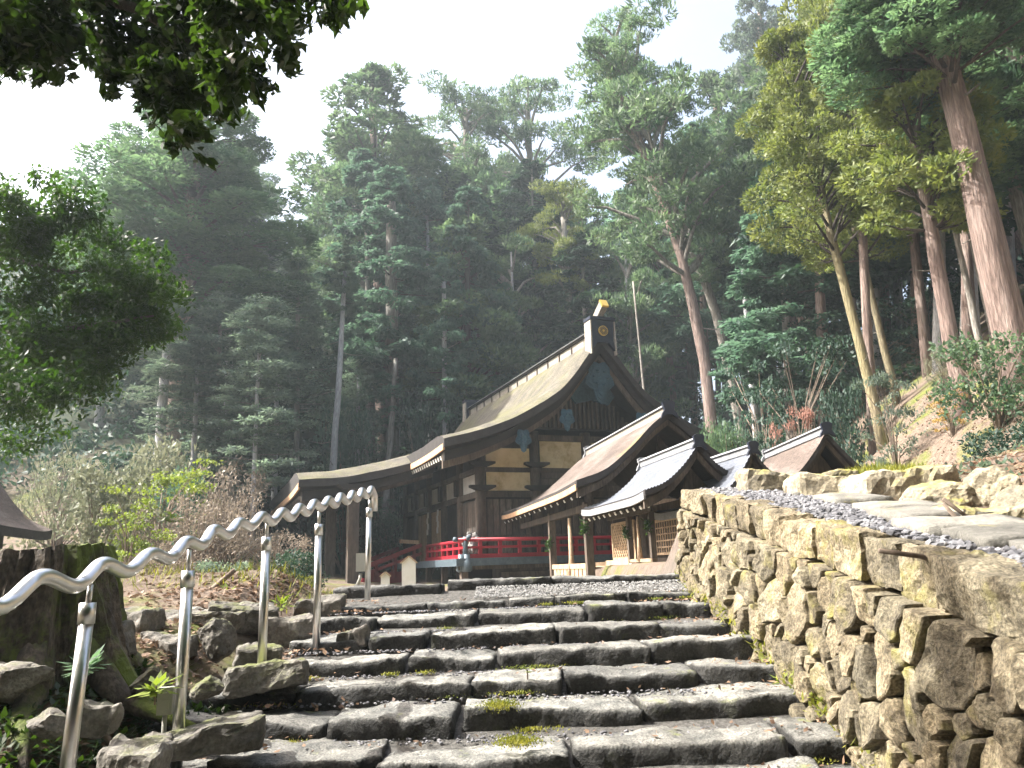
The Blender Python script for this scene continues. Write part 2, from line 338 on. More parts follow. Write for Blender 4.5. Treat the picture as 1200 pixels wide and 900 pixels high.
# ------------------------------------------------------------------ terrain
SD = [1.6, 3.2, 3.75, 4.3, 4.85, 5.45, 6.0, 6.6, 7.2, 7.9, 8.6, 9.4, 10.6, 30, 47]          # rim distances of the steps
SH = [-1.75, -1.52, -1.36, -1.19, -1.05, -.90, -.80, -.667, -.56, -.41, -.335, -.14, -.42, -.5, -.5]
def stair_h(y): return float(np.interp(y, SD, SH))
def wall_top(y): return -0.15 + 0.156 * (y - 3.0)
def sstep(a, b, x):
    t = min(1, max(0, (x - a) / (b - a))); return t * t * (3 - 2 * t)
def terrain(x, y, rough=True):
    z = stair_h(y) - .14 * (1 - sstep(9.0, 10.2, y))
    z += .38 * sstep(-2.35, -2.95, x) * (1 - sstep(8, 13, y)) + .10 * sstep(-3, -9, x) * (x < -3) * max(0, -x - 3) * .6
    # left bank and the hill behind
    ys = 47 - 21 * sstep(-9, -17, x) + 4 * sstep(6, 12, x)
    if y > ys: z += .40 * min(25, y - ys) * sstep(0, 14, y - ys) + .62 * max(0, min(y - ys, 90) - 25)
    # terrace and bank on the right
    if x > 2.2:
        base = max(wall_top(min(y, 9.5)), -1.2) - .02
        t = max(0, x - 3.05); q = max(0, t - 1); q = max(0, t - 1.6); terr = base + .10 * sstep(.6, 1.2, t) + .03 * t + (.052 * q * q if q < 6 else 1.872 + .624 * (q - 6))
        low = .60 * sstep(4.4, 6.0, x) - .02 * max(0, y - 20)
        pit = sstep(10.4, 13.2, y) * (1 - sstep(7.2, 10.5, x)) * (1 - sstep(34, 44, y))
        pit = max(pit, sstep(22, 27, y) * (1 - sstep(10, 14, x)) * (1 - sstep(40, 47, y)))
        terr = terr + (min(low, terr) - terr) * pit
        z = z + (terr - z) * sstep(2.25, 2.4, x)
    if rough:
        z += .10 * fbm(x * .35, y * .35) * sstep(3, 12, abs(x) + max(0, y - 12) * .5) + .03 * fbm(x * 1.7, y * 1.7, 5) * (0 if (-2.1 < x < 2.3 and y < 10) else 1)
    return z


def hit(px, py, lo=2.0, hi=140.0):                          # where a sight line meets the ground
    v = D(px, py); v = v / v[1]; t = lo
    while t < hi:
        if v[2] * t < terrain(v[0] * t, t): return v * t
        t += .1 + t * .004
    return v * hi


xs_ = np.concatenate([[-420, -260, -170], np.linspace(-110, -14, 42), np.linspace(-13.2, 13.2, 118), np.linspace(14, 110, 44), [170, 260, 420]])
ys_ = np.concatenate([[-300, -120, -40, -15], np.linspace(-6, 1.5, 12), np.linspace(1.7, 14, 100), np.linspace(14.5, 60, 84), np.linspace(62, 170, 36), [260, 420]])
tm = MB(); nx = len(xs_)
for yy in ys_:
    for xx in xs_: tm.v.append((xx, yy, terrain(min(110, max(-110, xx)), min(170, max(-15, yy)))))
for j in range(len(ys_) - 1):
    for i in range(nx - 1): tm.f.append((j * nx + i, j * nx + i + 1, (j + 1) * nx + i + 1, (j + 1) * nx + i))
tm.mi = [0] * len(tm.f)
tag(tm.build('ground', M['ground'], smooth=True), kind='structure')


# ------------------------------------------------------------------ stones
def _ico(sub):
    import bmesh
    bm = bmesh.new(); bmesh.ops.create_icosphere(bm, subdivisions=sub, radius=1)
    v = np.array([q.co[:] for q in bm.verts]); f = [tuple(q.index for q in g.verts) for g in bm.faces]; bm.free(); return v, f
ICO2, ICO3, ICO1, ICO4 = _ico(2), _ico(3), _ico(1), _ico(5)


def rock_geo(size, seed, ico=None, planes=13, rough=.16):
    V, Fc = ico or ICO4; r = np.random.default_rng(seed); V = V.copy()
    for k in range(planes):
        n = r.normal(size=3); n /= np.linalg.norm(n); dd = r.uniform(.55, .85)
        e = V @ n - dd; V -= np.where(e > 0, e, 0)[:, None] * n * .93
    off = r.uniform(0, 50, 3)
    for i in range(len(V)):
        q = V[i] * 1.6 + off; V[i] *= 1 + rough * mnoise.fractal(Vector(q), .9, 2.0, 6)
    return V * np.array(size), Fc


def rock(name, mat, loc, size, seed, rz=0, label=None, cat=None, parent=None, group=None, ico=None, tilt=0, smooth=False):
    V, Fc = rock_geo(size, seed, ico)
    mb = MB(); mb.add(V, Fc); o = mb.build(name, mat, parent, smooth, loc)
    o.rotation_euler = (tilt, tilt * .6, rz)
    return tag(o, label, cat, group)


def block_geo(sx, sy, sz, seed, nx=9, ny=4, nz=4, rnd=.35, rough=.02, irr=.12):
    """rounded, uneven quarried block: sx,sy,sz full sizes, centred"""
    r = np.random.default_rng(seed); vs = {}; mb = MB(); off = Vector(r.uniform(0, 90, 3))
    kx, kz, ky = r.uniform(-irr, irr, 3); skew = r.uniform(-irr, irr)
    def pt(i, j, k):
        key = (i, j, k)
        if key in vs: return vs[key]
        q = np.array([2 * i / nx - 1, 2 * j / ny - 1, 2 * k / nz - 1])
        s = np.array([sx, sy, sz]) / 2; rad = min(s) * rnd
        w = q * s; inner = np.clip(w, -(s - rad), s - rad); d = w - inner; l = np.linalg.norm(d)
        if l > 1e-9: w = inner + d / l * min(l, rad)
        p = w.copy()
        p[0] += skew * w[2]; p[2] *= 1 + kx * q[0]; p[1] *= 1 + ky * q[0]; p[2] += kz * .3 * sz * (q[0] ** 2 - .4)
        nv = mnoise.noise_vector(Vector(p) * 5 + off); nw = mnoise.noise_vector(Vector(p) * 17 + off); nl = mnoise.noise_vector(Vector(p) * 2.0 + off)
        p += np.array(nv) * rough + np.array(nw) * rough * .7 + np.array(nl) * rough * 1.3
        vs[key] = len(mb.v); mb.v.append(tuple(p)); return vs[key]
    def face(fn, na, nb):
        for a in range(na):
            for b in range(nb):
                mb.f.append((fn(a, b), fn(a + 1, b), fn(a + 1, b + 1), fn(a, b + 1))); mb.mi.append(0)
    face(lambda a, b: pt(a, b, nz), nx, ny); face(lambda a, b: pt(a, ny - b, 0), nx, ny)
    face(lambda a, b: pt(a, 0, b), nx, nz); face(lambda a, b: pt(nx - a, ny, b), nx, nz)
    face(lambda a, b: pt(nx, a, b), ny, nz); face(lambda a, b: pt(0, ny - a, b), ny, nz)
    return mb


# staircase: rows of rough stones, each stone its own piece
stairs = empty('stone_staircase', (0, 3.2, -1.5), label='broad uneven staircase of dark rough stones climbing towards the shrine', cat='staircase')
ROWS = list(zip(SD[1:12], SH[1:12]))
sd = 100
for ri, (d, h) in enumerate(ROWS):
    nxt = ROWS[ri + 1][0] if ri + 1 < len(ROWS) else d + .6
    tread = nxt - d
    left = -2.1 - .22 * (d < 6.2) - random.uniform(0, .18); right = 2.02
    x = left
    rise = h - (ROWS[ri - 1][1] if ri else h - .15)
    while x < right - .12:
        w = random.uniform(.55, 1.35) if d < 7 else random.uniform(.5, 1.2)
        if ri == len(ROWS) - 1: w = random.uniform(.9, 1.5)
        if right - x - w < .3: w = right - x
        sd += 1
        dep = min(tread * random.uniform(.74, .98) + .1, 1.0); hh = max(.24, rise + .14) + random.uniform(0, .04)
        mb = block_geo(w - .02, dep, hh, sd, nx=max(9, int(w * 26)), ny=9, nz=7, rnd=random.uniform(.08, .2), rough=.022, irr=.11)
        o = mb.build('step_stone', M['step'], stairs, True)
        dy = .035 * (x + w / 2)                                       # rows run slightly skew
        o.location = (x + w / 2, d - 3.2 + dep / 2 + dy + random.uniform(-.05, .05), h - hh / 2 + 1.5 + random.uniform(-.03, .022) + (.012 * (x + w / 2)))
        o.rotation_euler = (random.uniform(-.03, .01), random.uniform(-.025, .025), .03 + random.uniform(-.04, .04))
        x += w

# gravel in the treads and on the landing
def pebbles(name, mat, fn, n, s0, s1, label=None):
    V0, F0 = ICO1; VV = []; FF = []; k = 0
    Vn = np.array(V0); nv = len(Vn); Fa = np.array(F0)
    for i in range(n):
        c = fn(i)
        s = rng.uniform(s0, s1) * np.array([1, rng.uniform(.6, 1), rng.uniform(.45, .8)]); a = rng.uniform(0, 2 * PI)
        R = np.array([[math.cos(a), -math.sin(a), 0], [math.sin(a), math.cos(a), 0], [0, 0, 1]])
        VV.append((Vn * (1 + .25 * rng.normal(size=(nv, 1)) * .6) * s) @ R.T + np.array(c)); FF.append(Fa + i * nv)
    me = bpy.data.meshes.new(name); me.from_pydata(np.concatenate(VV).tolist(), [], np.concatenate(FF).tolist()); me.materials.append(mat); me.update()
    return tag(link(name, me), label, None, None, 'stuff')
def land(i):
    x = rng.uniform(-.5, 1.95); y = rng.uniform(8.75, 9.4) if i % 5 else rng.uniform(9.5, 13); return (x, y, float(np.interp(y, [8.6, 9.4, 10.6, 18], [-.33, -.20, -.42, -.45])) - .005)
pebbles('pale_gravel', M['palegravel'], land, 4200, .006, .014, 'pale gravel scattered over the top landing of the steps')
def tread_pt(i):
    k = rng.integers(1, 10); d0, h0 = ROWS[k]; d1 = ROWS[k + 1][0]
    return (rng.uniform(-2, 2), d1 - rng.uniform(-.05, .25), h0 - .005)
pebbles('tread_gravel', M['gravel'], tread_pt, 3600, .006, .017, 'fine grit and gravel lying between the stone steps')


# dry stone wall: irregular cells of a tiling, each a stone
WX, WY0, WY1 = 2.06, 1.9, 9.55
def wbase(y): return stair_h(y) - .25
def clip(poly, n, c):
    out = []
    for i in range(len(poly)):
        a, b = poly[i], poly[(i + 1) % len(poly)]; da, db = a @ n - c, b @ n - c
        if da <= 0: out.append(a)
        if da * db < 0: out.append(a + (b - a) * (da / (da - db)))
    return out
wall = empty('dry_stone_wall', (WX, 5.7, -1.0), label='tall sunlit dry stone retaining wall beside the right of the steps', cat='wall')
CAPH = lambda y: .30 - .006 * y
wr = np.random.default_rng(11)
seeds = []
tries = 0
while tries < 9000 and len(seeds) < 210:
    tries += 1
    y = wr.uniform(WY0, WY1); b = wbase(y); t = wall_top(y) - CAPH(y)
    z = wr.uniform(b, t); big = wr.uniform(.6, 1.3)
    sz = np.interp(y, [2, 5, 9.5], [.40, .29, .22]) * big
    if all(math.hypot((y - s[0]) * 1.25, (z - s[1]) * .9) > .5 * (sz + s[2]) for s in seeds): seeds.append((y, z, sz))
tries = 0
while tries < 6000 and len(seeds) < 330:             # small packing stones in the gaps
    tries += 1
    y = wr.uniform(WY0, WY1); z = wr.uniform(wbase(y), wall_top(y) - CAPH(y)); sz = np.interp(y, [2, 5, 9.5], [.15, .115, .10]) * wr.uniform(.7, 1.2)
    if all(math.hypot((y - s[0]) * 1.25, (z - s[1]) * .9) > .50 * (sz + s[2]) for s in seeds): seeds.append((y, z, sz))
S = np.array(seeds)
for i, (y, z, sz) in enumerate(seeds):
    c = np.array([y, z]); poly = [c + np.array(q) for q in ((-.8, -.8), (.8, -.8), (.8, .8), (-.8, .8))]
    for j, (y2, z2, s2) in enumerate(seeds):
        if i == j or abs(y2 - y) > 1 or abs(z2 - z) > 1: continue
        q = np.array([y2, z2]); dlt = q - c; n = dlt / np.linalg.norm(dlt); Lg = np.linalg.norm(dlt)
        poly = clip(poly, n, c @ n + Lg * sz / (sz + s2) - .006)
        if len(poly) < 3: break
    if len(poly) < 3: continue
    n = np.array([-.156, 1]) / math.hypot(.156, 1); poly = clip(poly, n, np.array([y, wall_top(y) - CAPH(y)]) @ n)
    poly = clip(poly, np.array([1., 0]), WY1); poly = clip(poly, np.array([-1., 0]), -WY0)
    if len(poly) < 3: continue
    # subdivide and soften the outline
    pts = []
    for a in range(len(poly)):
        p, q = poly[a], poly[(a + 1) % len(poly)]
        if np.linalg.norm(q - p) < .01: continue
        lq = np.linalg.norm(q - p); k = 5 if lq > .2 else 3 if lq > .09 else 1
        for e in range(k): pts.append(p + (q - p) * e / k)
    pts = np.array(pts)
    if len(pts) < 4: continue
    pts = pts * .70 + (np.roll(pts, 1, 0) + np.roll(pts, -1, 0)) * .15
    pts += wr.normal(size=pts.shape) * .006
    c = pts.mean(0); out = wr.uniform(.0, .07); tiltY, tiltZ = wr.uniform(-.45, .45, 2)
    mb = MB(); npt = len(pts); off = wr.uniform(0, 90, 3)
    rings = [(1.0, .22), (1.0, -.008 - out * .85), (.975, -.026 - out * .97), (.92, -.034 - out), (.76, -.037 - out), (.58, -.038 - out), (.40, -.038 - out), (.2, -.037 - out)]
    for s_, dx in rings:
        for p in pts:
            w2 = c + (p - c) * s_; xo = dx + (w2[0] - c[0]) * tiltY * (dx < 0) * .5 + (w2[1] - c[1]) * tiltZ * (dx < 0) * .5
            nn = mnoise.fractal(Vector((w2[0] * 6 + off[0], w2[1] * 6, off[1])), .9, 2, 5) * .034 * (dx < 0)
            bat = (w2[1] - wall_top(w2[0])) * -.09                      # the wall leans back a little
            mb.v.append((xo + nn - bat, w2[0] - 5.7, w2[1] + 1.0))
    for r_ in range(len(rings) - 1):
        for a in range(npt):
            mb.f.append((r_ * npt + a, r_ * npt + (a + 1) % npt, (r_ + 1) * npt + (a + 1) % npt, (r_ + 1) * npt + a))
    mb.v.append(tuple(np.mean(mb.v[-npt:], 0))); ci = len(mb.v) - 1
    for a in range(npt): mb.f.append(((len(rings) - 1) * npt + a, (len(rings) - 1) * npt + (a + 1) % npt, ci))
    mb.mi = [0] * len(mb.f)
    mb.build('wall_stone', M['wall'], wall, False)
# wide top course
y = WY0; k = 0
while y < WY1 - .1:
    w = random.uniform(.34, .62) if y > 3.6 else random.uniform(.55, .8)
    if WY1 - y - w < .25: w = WY1 - y
    k += 1; hh = CAPH(y) * random.uniform(.92, 1.12); dep = random.uniform(.22, .34); yc = y + w / 2
    mb = block_geo(dep, w - .012, hh, 900 + k, nx=7, ny=13, nz=9, rnd=.14, rough=.024, irr=.07)
    o = mb.build('cap_stone', M['wall'], wall, False)
    o.location = (dep / 2 - random.uniform(.0, .05), yc - 5.7, wall_top(yc) - hh / 2 + 1.0 + random.uniform(-.01, .02)); o.rotation_euler = (.155 + random.uniform(-.03, .03), random.uniform(-.03, .03), random.uniform(-.05, .05))
    y += w
core = MB()
for yy in np.linspace(WY0, WY1 - .05, 14):
    tp = wall_top(yy) - .10
    core.v += [(.16 - (wbase(yy) - wall_top(yy)) * -.09 * -1, yy - 5.7, wbase(yy) + .6), (.13, yy - 5.7, tp + 1), (.5, yy - 5.7, tp + 1), (.5, yy - 5.7, wbase(yy) + .6)]
for i in range(13):
    for a in range(4): core.f.append((i * 4 + a, i * 4 + (a + 1) % 4, (i + 1) * 4 + (a + 1) % 4, (i + 1) * 4 + a))
core.f += [(0, 1, 2, 3), (55, 54, 53, 52)]; core.mi = [0] * len(core.f)
core.build('rubble_core', M['soil'], wall)

# path on top of the wall: bed of dark gravel and pale slabs
pth = empty('path', (2.9, 6, .3), kind='structure')
pb = MB()
for yy in np.linspace(1.9, 9.7, 20):
    for xx in (2.28, 3.25): pb.v.append((xx - 2.9, yy - 6, wall_top(yy) - .3 - .015))
for i in range(19): pb.f.append((2 * i, 2 * i + 1, 2 * i + 3, 2 * i + 2))
pb.mi = [0] * 19; pb.build('gravel_bed', M['gravel'], pth)
for (px, py, d, w, l, sd2) in ((1060, 612, 6.1, .62, .36, 1), (1000, 598, 7.0, .5, .5, 2), (1090, 628, 5.5, .62, .42, 3), (1130, 640, 4.8, .7, .45, 4), (1175, 655, 4.3, .6, .5, 5), (960, 592, 8.0, .5, .4, 6), (1215, 680, 3.7, .6, .5, 7)):
    q = P(px, py, d); mb = block_geo(w, l + .15, .09, 1300 + sd2, 7, 5, 2, .5, .012, .12); o = mb.build('paving_slab', M['slab'], pth, True)
    o.location = (max(q[0], 2.55 + w * .3) - 2.9, d - 6, wall_top(d) + .015 - .3); o.rotation_euler = (.155, 0, random.uniform(-.4, .4))
def wt(i):
    y = rng.uniform(2.0, 9.4); return (rng.uniform(2.24, 2.95), y, wall_top(y) + .0)
pebbles('dark_gravel', M['gravel'], wt, 2600, .014, .042, 'dark broken stones bedded along the top of the wall')


# rocks: bank boulders on the right, slabs and rocks on the left
def rpx(name, mat, px, py, d, wpx, hpx, seed, label, cat='rock', dep=None, rz=0, tilt=0, smooth=False):
    """a rock whose outline is about wpx x hpx around px,py at distance d"""
    q = P(px, py, d); w = wpx * d / F / 2 * 1.12; h = hpx * d / F / 2 * 1.12
    if w > h * 1.55:
        o = block_geo(w * 2, (dep or w * 1.1) * 1.3, h * 2, seed, 16, 10, 7, .3, .03, .2).build(name, mat, None, False, q); o.rotation_euler = (tilt, tilt * .6, rz); return tag(o, label, cat)
    return rock(name, mat, q, (w, dep or (w + h) * .55, h), seed, rz, label, cat, tilt=tilt, smooth=smooth)
B = M['boulder']
rpx('boulder', B, 905, 574, 8.9, 66, 36, 21, 'largest pale mossy boulder on the wall end before the brown roof')
rpx('boulder', B, 962, 571, 9.1, 56, 28, 22, 'flat greenish boulder just right of the largest pale boulder')
rpx('boulder', B, 985, 588, 8.0, 96, 50, 23, 'long shaded boulder behind the first pale paving slab')
rpx('boulder', B, 1050, 586, 7.4, 96, 55, 24, 'rounded dark boulder under the green grass edge')
rpx('boulder', B, 1110, 596, 6.4, 88, 62, 25, 'hollow shadowed boulder below the yellow moss tuft')
rpx('boulder', B, 1168, 581, 6.2, 67, 60, 26, 'pale upright rock near the right edge on the bank')
rpx('boulder', B, 1196, 608, 5.4, 60, 70, 27, 'grey rock at the far right edge above the slabs')
rpx('boulder', B, 1150, 624, 5.4, 79, 50, 28, 'low dark rock behind the last pale slabs')
R_ = M['rock']
for i, (px, py, d, w, h, lb) in enumerate((
        (240, 862, 4.75, 150, 34, 'long pale flat rock behind the second rail post'),
        (150, 892, 3.9, 90, 44, 'rounded pale rock at the bottom left corner by the conduit'),
        (312, 786, 5.9, 105, 36, 'low wide rock behind the third rail post base'),
        (258, 745, 6.6, 60, 62, 'upright split rock with a mossy left side'),
        (235, 722, 7.3, 110, 26, 'long layered slab in the left rock heap'),
        (285, 718, 7.6, 90, 34, 'dark tilted slab on the left rock heap'),
        (195, 706, 8.2, 70, 16, 'thin flat slab highest on the left rock heap'),
        (200, 750, 6.5, 56, 34, 'square pale stone below the flat slab'),
        (340, 735, 7.6, 70, 40, 'mossy boulder left of the fourth rail post'),
        (415, 742, 7.3, 44, 24, 'small stone wedged beside the fourth rail post'),
        (130, 745, 5.8, 56, 36, 'mossy stone under the right side of the stump'),
        (60, 840, 4.4, 60, 40, 'dark stone half buried below the stump'),
        (120, 830, 4.8, 54, 34, 'small leaf strewn stone below the mossy stump'),
        (180, 790, 5.4, 60, 40, 'dark wedge stone behind the grey box'),
        (190, 870, 4.2, 40, 24, 'small rock at the foot of the second rail post'),
        (300, 765, 6.3, 56, 30, 'wet dark rock beside the third rail post'),
        (375, 705, 8.6, 60, 22, 'flat rock at the upper left edge of the steps'),
        (20, 790, 5.0, 80, 60, 'mossy rock at the left picture edge under the stump'),
        (160, 720, 6.8, 60, 24, 'yellow mossed stone right of the stump'),
        (245, 800, 5.3, 50, 34, 'broken stone between the second and third rail posts'))):
    rpx('rock', R_, px, py + 6, d, w * .74, h * .74, 60 + i, lb, rz=random.uniform(-.4, .4), tilt=random.uniform(-.15, .15))
rpx('rock', R_, 815, 712, 8.9, 40, 22, 90, 'small grassy stone at the foot of the wall near the top step')
rpx('rock', R_, 905, 805, 6.2, 30, 24, 91, 'small dark stone at the wall foot halfway up')


# ------------------------------------------------------------------ steel handrail
A0 = np.array([-2.16, 3.6]); A1 = np.array([-1.66, 9.0]); dn = np.array([A1[1] - A0[1], -(A1[0] - A0[0])])
def rail_pt(px, py):                                        # the rail stands in one upright plane along the steps
    v = D(px, py); t = (A0 @ dn) / (v[0] * dn[0] + v[1] * dn[1]); return v * t
RP = [(-60, 690), (-40, 708), (4, 714), (48, 671), (90, 691), (120, 657), (150, 673), (176, 646), (200, 657), (218, 632), (237, 641), (250, 618), (267, 629), (280, 610), (294, 619), (307, 602), (319, 614),
      (331, 597), (341, 609), (351, 592), (360, 603), (368, 587), (377, 597), (385, 583), (393, 594), (399, 579), (407, 590), (413, 576), (419, 587), (424, 573), (430, 583), (435, 571), (439, 580), (439, 599)]
hr0 = rail_pt(207, 885)
hrail = empty('handrail', hr0, label='shiny steel handrail with zigzag wavy top rail along the left of the steps', cat='handrail')
pts = [Vector(rail_pt(*q)) - Vector(hr0) for q in RP]
path = []
for i in range(len(pts)):
    p = pts[i]; a = pts[max(i - 1, 0)]; b = pts[min(i + 1, len(pts) - 1)]
    if i in (0, len(pts) - 1): path.append(p); continue
    q0 = p + (a - p) * .30; q1 = p + (b - p) * .30
    for t in (0, .25, .5, .75, 1): path.append(q0 * (1 - t) ** 2 + p * 2 * t * (1 - t) + q1 * t * t)
mb = MB(); mb.tube(path, .036, 12); mb.build('wavy_rail', M['steel'], hrail, True)
for base, top, r in (((68, 935), (106, 690), .034), ((207, 888), (222, 648), .036), ((306, 806), (313, 612), .034), ((371, 748), (374, 602), .034), ((430, 690), (433, 588), .032)):
    b = rail_pt(*base); t = rail_pt(*top); b = np.array([b[0], b[1], b[2] - .12])
    b[0] += (t[0] - b[0]) * .35; b[1] += (t[1] - b[1]) * .35
    mb = MB(); mb.tube([Vector(b - hr0), Vector(b + (t - b) * .86 - hr0)], r, 14); po = mb.build('post', M['steel'], hrail, True)
    mb = MB(); e0 = Vector(b + (t - b) * .84 - hr0); mb.tube([e0, e0 + Vector((0, 0, .10))], r * 1.16, 14)
    mb.tube([e0 + Vector((0, 0, .09)), Vector(t - hr0) + Vector((0, 0, .02))], .014, 8); mb.build('post_cap', M['steel'], po, True)
jb = rail_pt(206, 820); jb = jb + np.array([-.05, -.02, 0])
bxo = empty('junction_box', jb, .2, label='small grey electrical box with bent conduit strapped to the second rail post', cat='electrical box')
MB().cbox((0, 0, 0), (.085, .06, .15)).build('box', M['greybox'], bxo)
mb = MB(); mb.lathe((0, -.032, .045), [(.012, 0), (.012, .004)], 10); mb.cbox((0, -.032, -.02), (.05, .006, .05)); mb.build('cover_plate', M['greybox'], bxo)
MB().tube([(0, 0, -.07), (.0, 0, -.2), (-.02, -.01, -.27), (-.07, -.03, -.32), (-.16, -.06, -.33)], .014, 8).build('conduit', M['greybox'], bxo, True)

# mossy stump
sc0 = P(32, 790, 5.6); SZ = .26 + .85
stump = empty('tree_stump', (sc0[0], sc0[1], -.78), label='big dark moss covered stump of a cut tree left of the rail', cat='tree stump')
mb = MB(); na, nz_ = 150, 56
for k in range(nz_ + 1):
    t = k / nz_; z = t * 1.03
    for j in range(na):
        a = 2 * PI * j / na
        fl = (max(0, math.cos(a * 5 + .6)) ** 2 * .42 + max(0, math.cos(a * 3 - 1.1)) ** 2 * .2) * (1 - t) ** 2.2
        r = .43 + .10 * (1 - t) + fl + .075 * fbm(math.cos(a) * 2.2, math.sin(a) * 2.2, z * .9) + .045 * fbm(math.cos(a) * 6, math.sin(a) * 6, z * 1.1) + .03 * abs(fbm(math.cos(a) * 13, math.sin(a) * 13, z * 1.2)) + .012 * fbm(math.cos(a) * 20, math.sin(a) * 20, z * 14) - .05 * max(0, t - .9) * 5
        mb.v.append((r * math.cos(a), r * math.sin(a), z + t ** 6 * (.03 * fbm(math.cos(a) * 1.5, math.sin(a) * 1.5, 9) + .012 * fbm(math.cos(a) * 7, math.sin(a) * 7, 4))))
for k in range(nz_):
    for j in range(na): mb.f.append((k * na + j, k * na + (j + 1) % na, (k + 1) * na + (j + 1) % na, (k + 1) * na + j))
mb.v.append((0, 0, .98)); mb.f += [(nz_ * na + j, nz_ * na + (j + 1) % na, len(mb.v) - 1) for j in range(na)]; mb.mi = [0] * len(mb.f)
mb.build('bole', M['stump'], stump, False)
for a, l in ((-.25, 1.0), (-1.0, .85), (.5, .9), (-1.7, .7)):
    ca, sa = math.cos(a), math.sin(a); mb = MB()
    mb.tube([(ca * .4, sa * .4, .36), (ca * .62, sa * .62, .16), (ca * .5 * (1 + l * .6), sa * .5 * (1 + l * .6), .02), (ca * (.4 + l * .7), sa * (.4 + l * .7) - .05, -.06), (ca * (.5 + l), sa * (.5 + l), -.2)], [.15, .11, .075, .05, .02], 10, jit=.2)
    mb.build('root', M['stump'], stump, True)
for pxs, rr, lb in ((((105, 830), (118, 855), (132, 875)), .02, 'bare curved root lying on the litter below the stump'),
                    (((205, 770), (225, 790), (250, 800)), .018, 'thin dead stick lying between the left rocks'),
                    (((225, 700), (250, 690), (275, 668)), .03, 'leaning dark branch above the left rock heap')):
    q = [Vector(P(x, y, 5.0 if y > 800 else 6.4 if y > 720 else 8.6)) for x, y in pxs]; o = MB().tube([p - q[0] for p in q], rr, 7, jit=.2).build('branch', M['twig'], None, True, q[0]); tag(o, lb, 'branch')
for pxs, lb in ((((1105, 585), (1130, 603), (1160, 622), (1200, 640)), 'long bare branch leaning over the pale slabs on the wall top'),
                (((1105, 590), (1125, 612), (1140, 625)), 'shorter forked stick under the long branch'),
                (((1030, 645), (1080, 652), (1120, 668), (1180, 680)), 'thin twig lying along the wall cap stones')):
    q = [Vector(P(x, y, 5.2 if y < 640 else 4.0)) for x, y in pxs]; o = MB().tube([p - q[0] for p in q], .014, 6, jit=.3).build('branch', M['twig'], None, True, q[0]); tag(o, lb, 'branch')


# ------------------------------------------------------------------ shrine buildings
def L3(u, v, w): return (-v, u, w)
def pf(prof, v):
    a = [p[0] for p in prof]; b = [p[1] for p in prof]
    i = max(0, min(len(a) - 2, np.searchsorted(a, v) - 1))
    # monotone smooth-ish cubic through the points
    def sl(k):
        k0, k1 = max(k - 1, 0), min(k + 1, len(a) - 1); return (b[k1] - b[k0]) / (a[k1] - a[k0])
    h = a[i + 1] - a[i]; t = (v - a[i]) / h
    return (2 * t ** 3 - 3 * t ** 2 + 1) * b[i] + (t ** 3 - 2 * t ** 2 + t) * h * sl(i) + (-2 * t ** 3 + 3 * t ** 2) * b[i + 1] + (t ** 3 - t ** 2) * h * sl(i + 1)


def roof_slope(prof, sgn, u0f, u1f, th, nu=24, nv=22, sori=.0, lump=0.0, seams=0, mino=None):
    v0, v1 = prof[0][0], prof[-1][0]; mb = MB()
    def pt(i, j, bot):
        t = j / nv; v = v0 + (v1 - v0) * t; a, b = u0f(t), u1f(t); s = i / nu; u = a + (b - a) * s
        e = max(0, abs(2 * s - 1) - .55) / .45
        w = pf(prof, v) + sori * e * e * t * t
        if mino and not bot: dd = min(1, (u - a) / mino[0]); w += mino[1] * (1 - (1 - dd) ** 2.2)
        if lump and not bot: w += lump * fbm(u * 1.1, v * 1.1, 3)
        if seams and not bot: w += .022 * (1 - ((j * 1.0) % 2))
        return L3(u, sgn * v, w - (th if bot else 0))
    for bot in (0, 1):
        for j in range(nv + 1):
            for i in range(nu + 1): mb.v.append(pt(i, j, bot))
    W = nu + 1; o = W * (nv + 1)
    def q(a, b, c, d, mi):
        mb.f.append((a, b, c, d) if sgn > 0 else (d, c, b, a)); mb.mi.append(mi)
    for j in range(nv):
        for i in range(nu):
            a = j * W + i; q(a, a + 1, a + W + 1, a + W, 0)
            q(o + a + W, o + a + W + 1, o + a + 1, o + a, 2)
    for j in range(nv):
        a = j * W; q(a, a + W, o + a + W, o + a, 1); a = j * W + nu; q(a + W, a, o + a, o + a + W, 1)
    for i in range(nu):
        a = nv * W + i; q(a, a + 1, o + a + 1, o + a, 1)
    return mb


def bargeboard(prof, u, sgn, th0, th1, wd, n=20):            # curved board under the verge
    mb = MB(); v0, v1 = prof[0][0], prof[-1][0] * .985; vs = [v0 + (v1 - v0) * i / n for i in range(n + 1)]
    for v in vs:
        w = pf(prof, v); k = 1.0 + .25 * (v / v1)
        for (uu, dw) in ((u, th0), (u + wd, th0), (u + wd, th0 + th1 * k), (u, th0 + th1 * k)): mb.v.append(L3(uu, sgn * v, w - dw))
    for i in range(n):
        for a in range(4): mb.f.append((i * 4 + a, i * 4 + (a + 1) % 4, i * 4 + 4 + (a + 1) % 4, i * 4 + 4 + a))
    mb.f += [(0, 1, 2, 3), (4 * n + 3, 4 * n + 2, 4 * n + 1, 4 * n)]; mb.mi = [0] * len(mb.f); return mb


